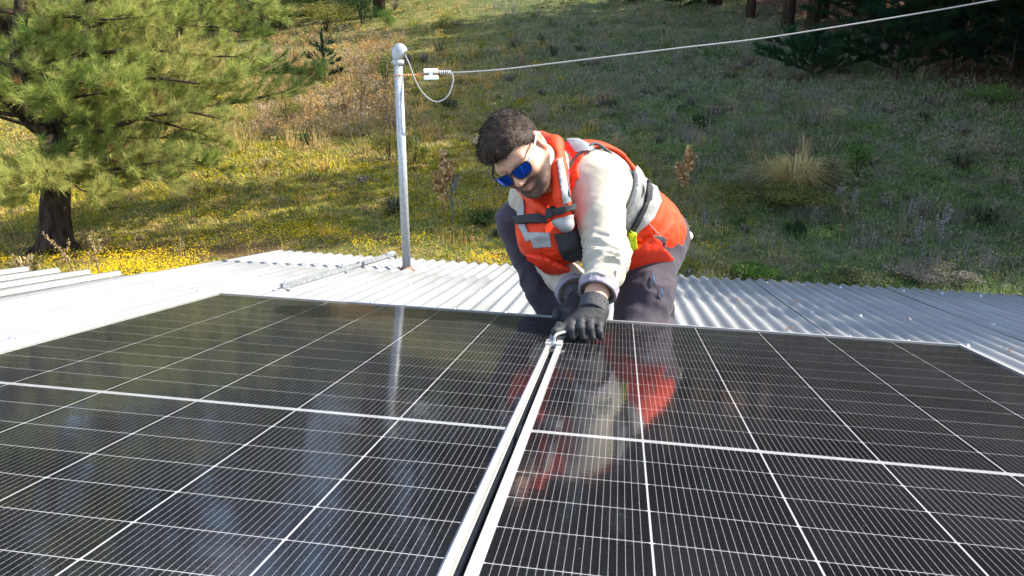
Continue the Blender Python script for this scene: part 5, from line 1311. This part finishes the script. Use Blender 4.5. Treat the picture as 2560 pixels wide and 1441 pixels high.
for poly in ([(1291, 476), (1311, 470), (1313, 545), (1297, 548)], [(1392, 402), (1404, 398), (1424, 505), (1408, 512)], [(1322, 582), (1373, 582), (1378, 617), (1335, 620)], [(1297, 562), (1314, 562), (1330, 600), (1318, 604)],
             [(1382, 551), (1442, 533), (1452, 573), (1391, 586)], [(1411, 344), (1446, 350), (1491, 373), (1440, 384)], [(1596, 405), (1637, 453), (1651, 506), (1633, 546), (1575, 597), (1550, 560), (1556, 480)]):
    sewn(vest, poly, 'reflective_strip', M_refl, vest, .0015)
for poly in ([(1291, 546), (1367, 537), (1367, 560), (1298, 563)], [(1366, 529), (1429, 509), (1434, 523), (1371, 546)]): sewn(vest, poly, 'chest_strap', M_strap, vest, .006)
for poly in ([(1617, 427), (1629, 440), (1619, 502), (1606, 506)], [(1606, 506), (1619, 502), (1582, 580), (1571, 575)]): sewn(vest, poly, 'side_strap', M_strap, vest, .006)
sewn(vest, [(1371, 551), (1384, 586), (1451, 575), (1471, 626), (1429, 649), (1389, 640)], 'front_pocket', M_strap, vest, .005)
sewn(vest, [(1327, 617), (1358, 631), (1429, 651), (1430, 668), (1375, 662), (1331, 635)], 'lower_pocket', M_vestred, vest, .012, .008)
sp_ = sewn(vest, [(1571, 622), (1624, 582), (1668, 635), (1646, 653), (1575, 684)], 'side_pocket', M_vestred, vest, .012, .008)
sewn(vest, [(1629, 586), (1662, 594), (1657, 625), (1640, 610)], 'pocket_mouth_shade', M_trim, vest, .004)  # dark patch painted in for the shade inside the pocket opening
for poly in ([(1564, 573), (1582, 577), (1584, 611), (1566, 611)], [(1572, 624), (1590, 625), (1591, 666), (1575, 668)]): sewn(vest, poly, 'lime_buckle', M_lime, vest, .012, .006)
def on_surface(src, px, py, off):
    c = Vector(CAMR); d = Vector(rays(px, py, 'roof')).normalized()
    if src.name not in BV: BV[src.name] = BVHTree.FromObject(src, bpy.context.evaluated_depsgraph_get())
    h = BV[src.name].ray_cast(c, d); return (h[0] + h[1] * off) if h[0] is not None else None
def piping(src, pix, r_, name, mat, parent, off=.001, closed=False):
    pts = [on_surface(src, x, y, off) for x, y in pix]; pts = [p for p in pts if p is not None]
    if len(pts) < 3: print('NOPIPE', name); return
    b = MB(); b.tube(smooth_path(pts, 5), r_, 8); return b.build(name, mat, parent, True)

# sunglasses
gl = empty('sunglasses', Matrix.Identity(4)); gl.parent = person
def gpt_(f_, l, u): return Vector(HP(f_, l, u))
def lens(s):
    pts = []; prof = [(.008, .013), (.03, .0165), (.056, .014), (.0625, .006), (.060, -.010), (.05, -.0205), (.03, -.0235), (.014, -.019), (.0075, -.006)]
    def wrap(l, u): return .1075 - 1.9 * max(0, l - .012) ** 2 * 3.4 + .0 * u
    for l, u in prof: pts.append((l, u))
    b = MB(); n = len(pts); c = (sum(p[0] for p in pts) / n, sum(p[1] for p in pts) / n)
    for off, rev in ((.0, 0), (-.0022, 1)):
        v = [gpt_(wrap(*c) + off + .002, s * c[0], c[1] - .006)] + [gpt_(wrap((l + c[0]) / 2, u) + off + .0012, s * (l + c[0]) / 2, (u + c[1]) / 2 - .006) for l, u in pts] + [gpt_(wrap(l, u) + off, s * l, u - .006) for l, u in pts]
        f = [(0, 1 + i, 1 + (i + 1) % n) for i in range(n)] + [(1 + i, 1 + n + i, 1 + n + (i + 1) % n, 1 + (i + 1) % n) for i in range(n)]
        b.add(v, [q[::-1] if rev ^ (s > 0) else q for q in f])
    b.build('lens', M_lens, gl, True)
    b = MB(); ring = smooth_path([gpt_(wrap(l, u) - .001, s * l, u - .006) for l, u in pts + pts[:2]], 4)[:-4]; b.tube(ring, .0026, 6, False); b.build('lens_rim', M_gframe, gl, True)
    b = MB(); h0 = gpt_(wrap(.0625, 0), s * .0625, .002); b.tube(smooth_path([h0, gpt_(.078, s * .0745, .004), gpt_(.045, s * .0815, .008), gpt_(.005, s * .0845, .012), gpt_(-.02, s * .083, .012), gpt_(-.036, s * .0805, -.004)], 4), [.0038] * 5 + [.0032] * 11 + [.0028] * 5, 6, True); b.build('temple_arm', M_temple if s > 0 else M_gframe, gl, True)
lens(1); lens(-1)
b = MB(); b.tube([gpt_(.1065, -.009, .001), gpt_(.110, 0, .003), gpt_(.1065, .009, .001)], .003, 6); b.build('bridge', M_gframe, gl, True)

# seams, binding and pulls
piping(vest, [(1470, 374), (1500, 364), (1530, 361), (1558, 370), (1580, 390), (1597, 420), (1602, 460), (1597, 500), (1588, 535), (1580, 568)], .005, 'armhole_binding', M_trim, vest)
piping(vest, [(1470, 374), (1446, 388), (1430, 408), (1422, 435), (1420, 465), (1424, 495), (1432, 522)], .004, 'armhole_binding', M_trim, vest)
for (x, y, x2, y2) in ((1630, 690, 1636, 712), (1650, 722, 1653, 745)):
    a = on_surface(trousers, x, y, .006); c = on_surface(trousers, x2, y2, .006)
    if a is not None and c is not None:
        b = MB(); b.tube([a, (a + c) / 2 + Vector((0, -.004, 0)), c], [.0018, .0024, .002], 6); b.build('zip_pull', M_blue, trousers, True)
piping(trousers, [(1612, 668), (1632, 700), (1650, 735), (1660, 765)], .0012, 'pocket_zip', M_trim, trousers, .0)
piping(vest, [(1396, 585), (1404, 610), (1412, 632), (1420, 650)], .003, 'zip', M_strap, vest, .004)
piping(vest, [(1570, 500), (1600, 535), (1630, 570), (1660, 600)], .0018, 'seam', M_refl, vest, .003)
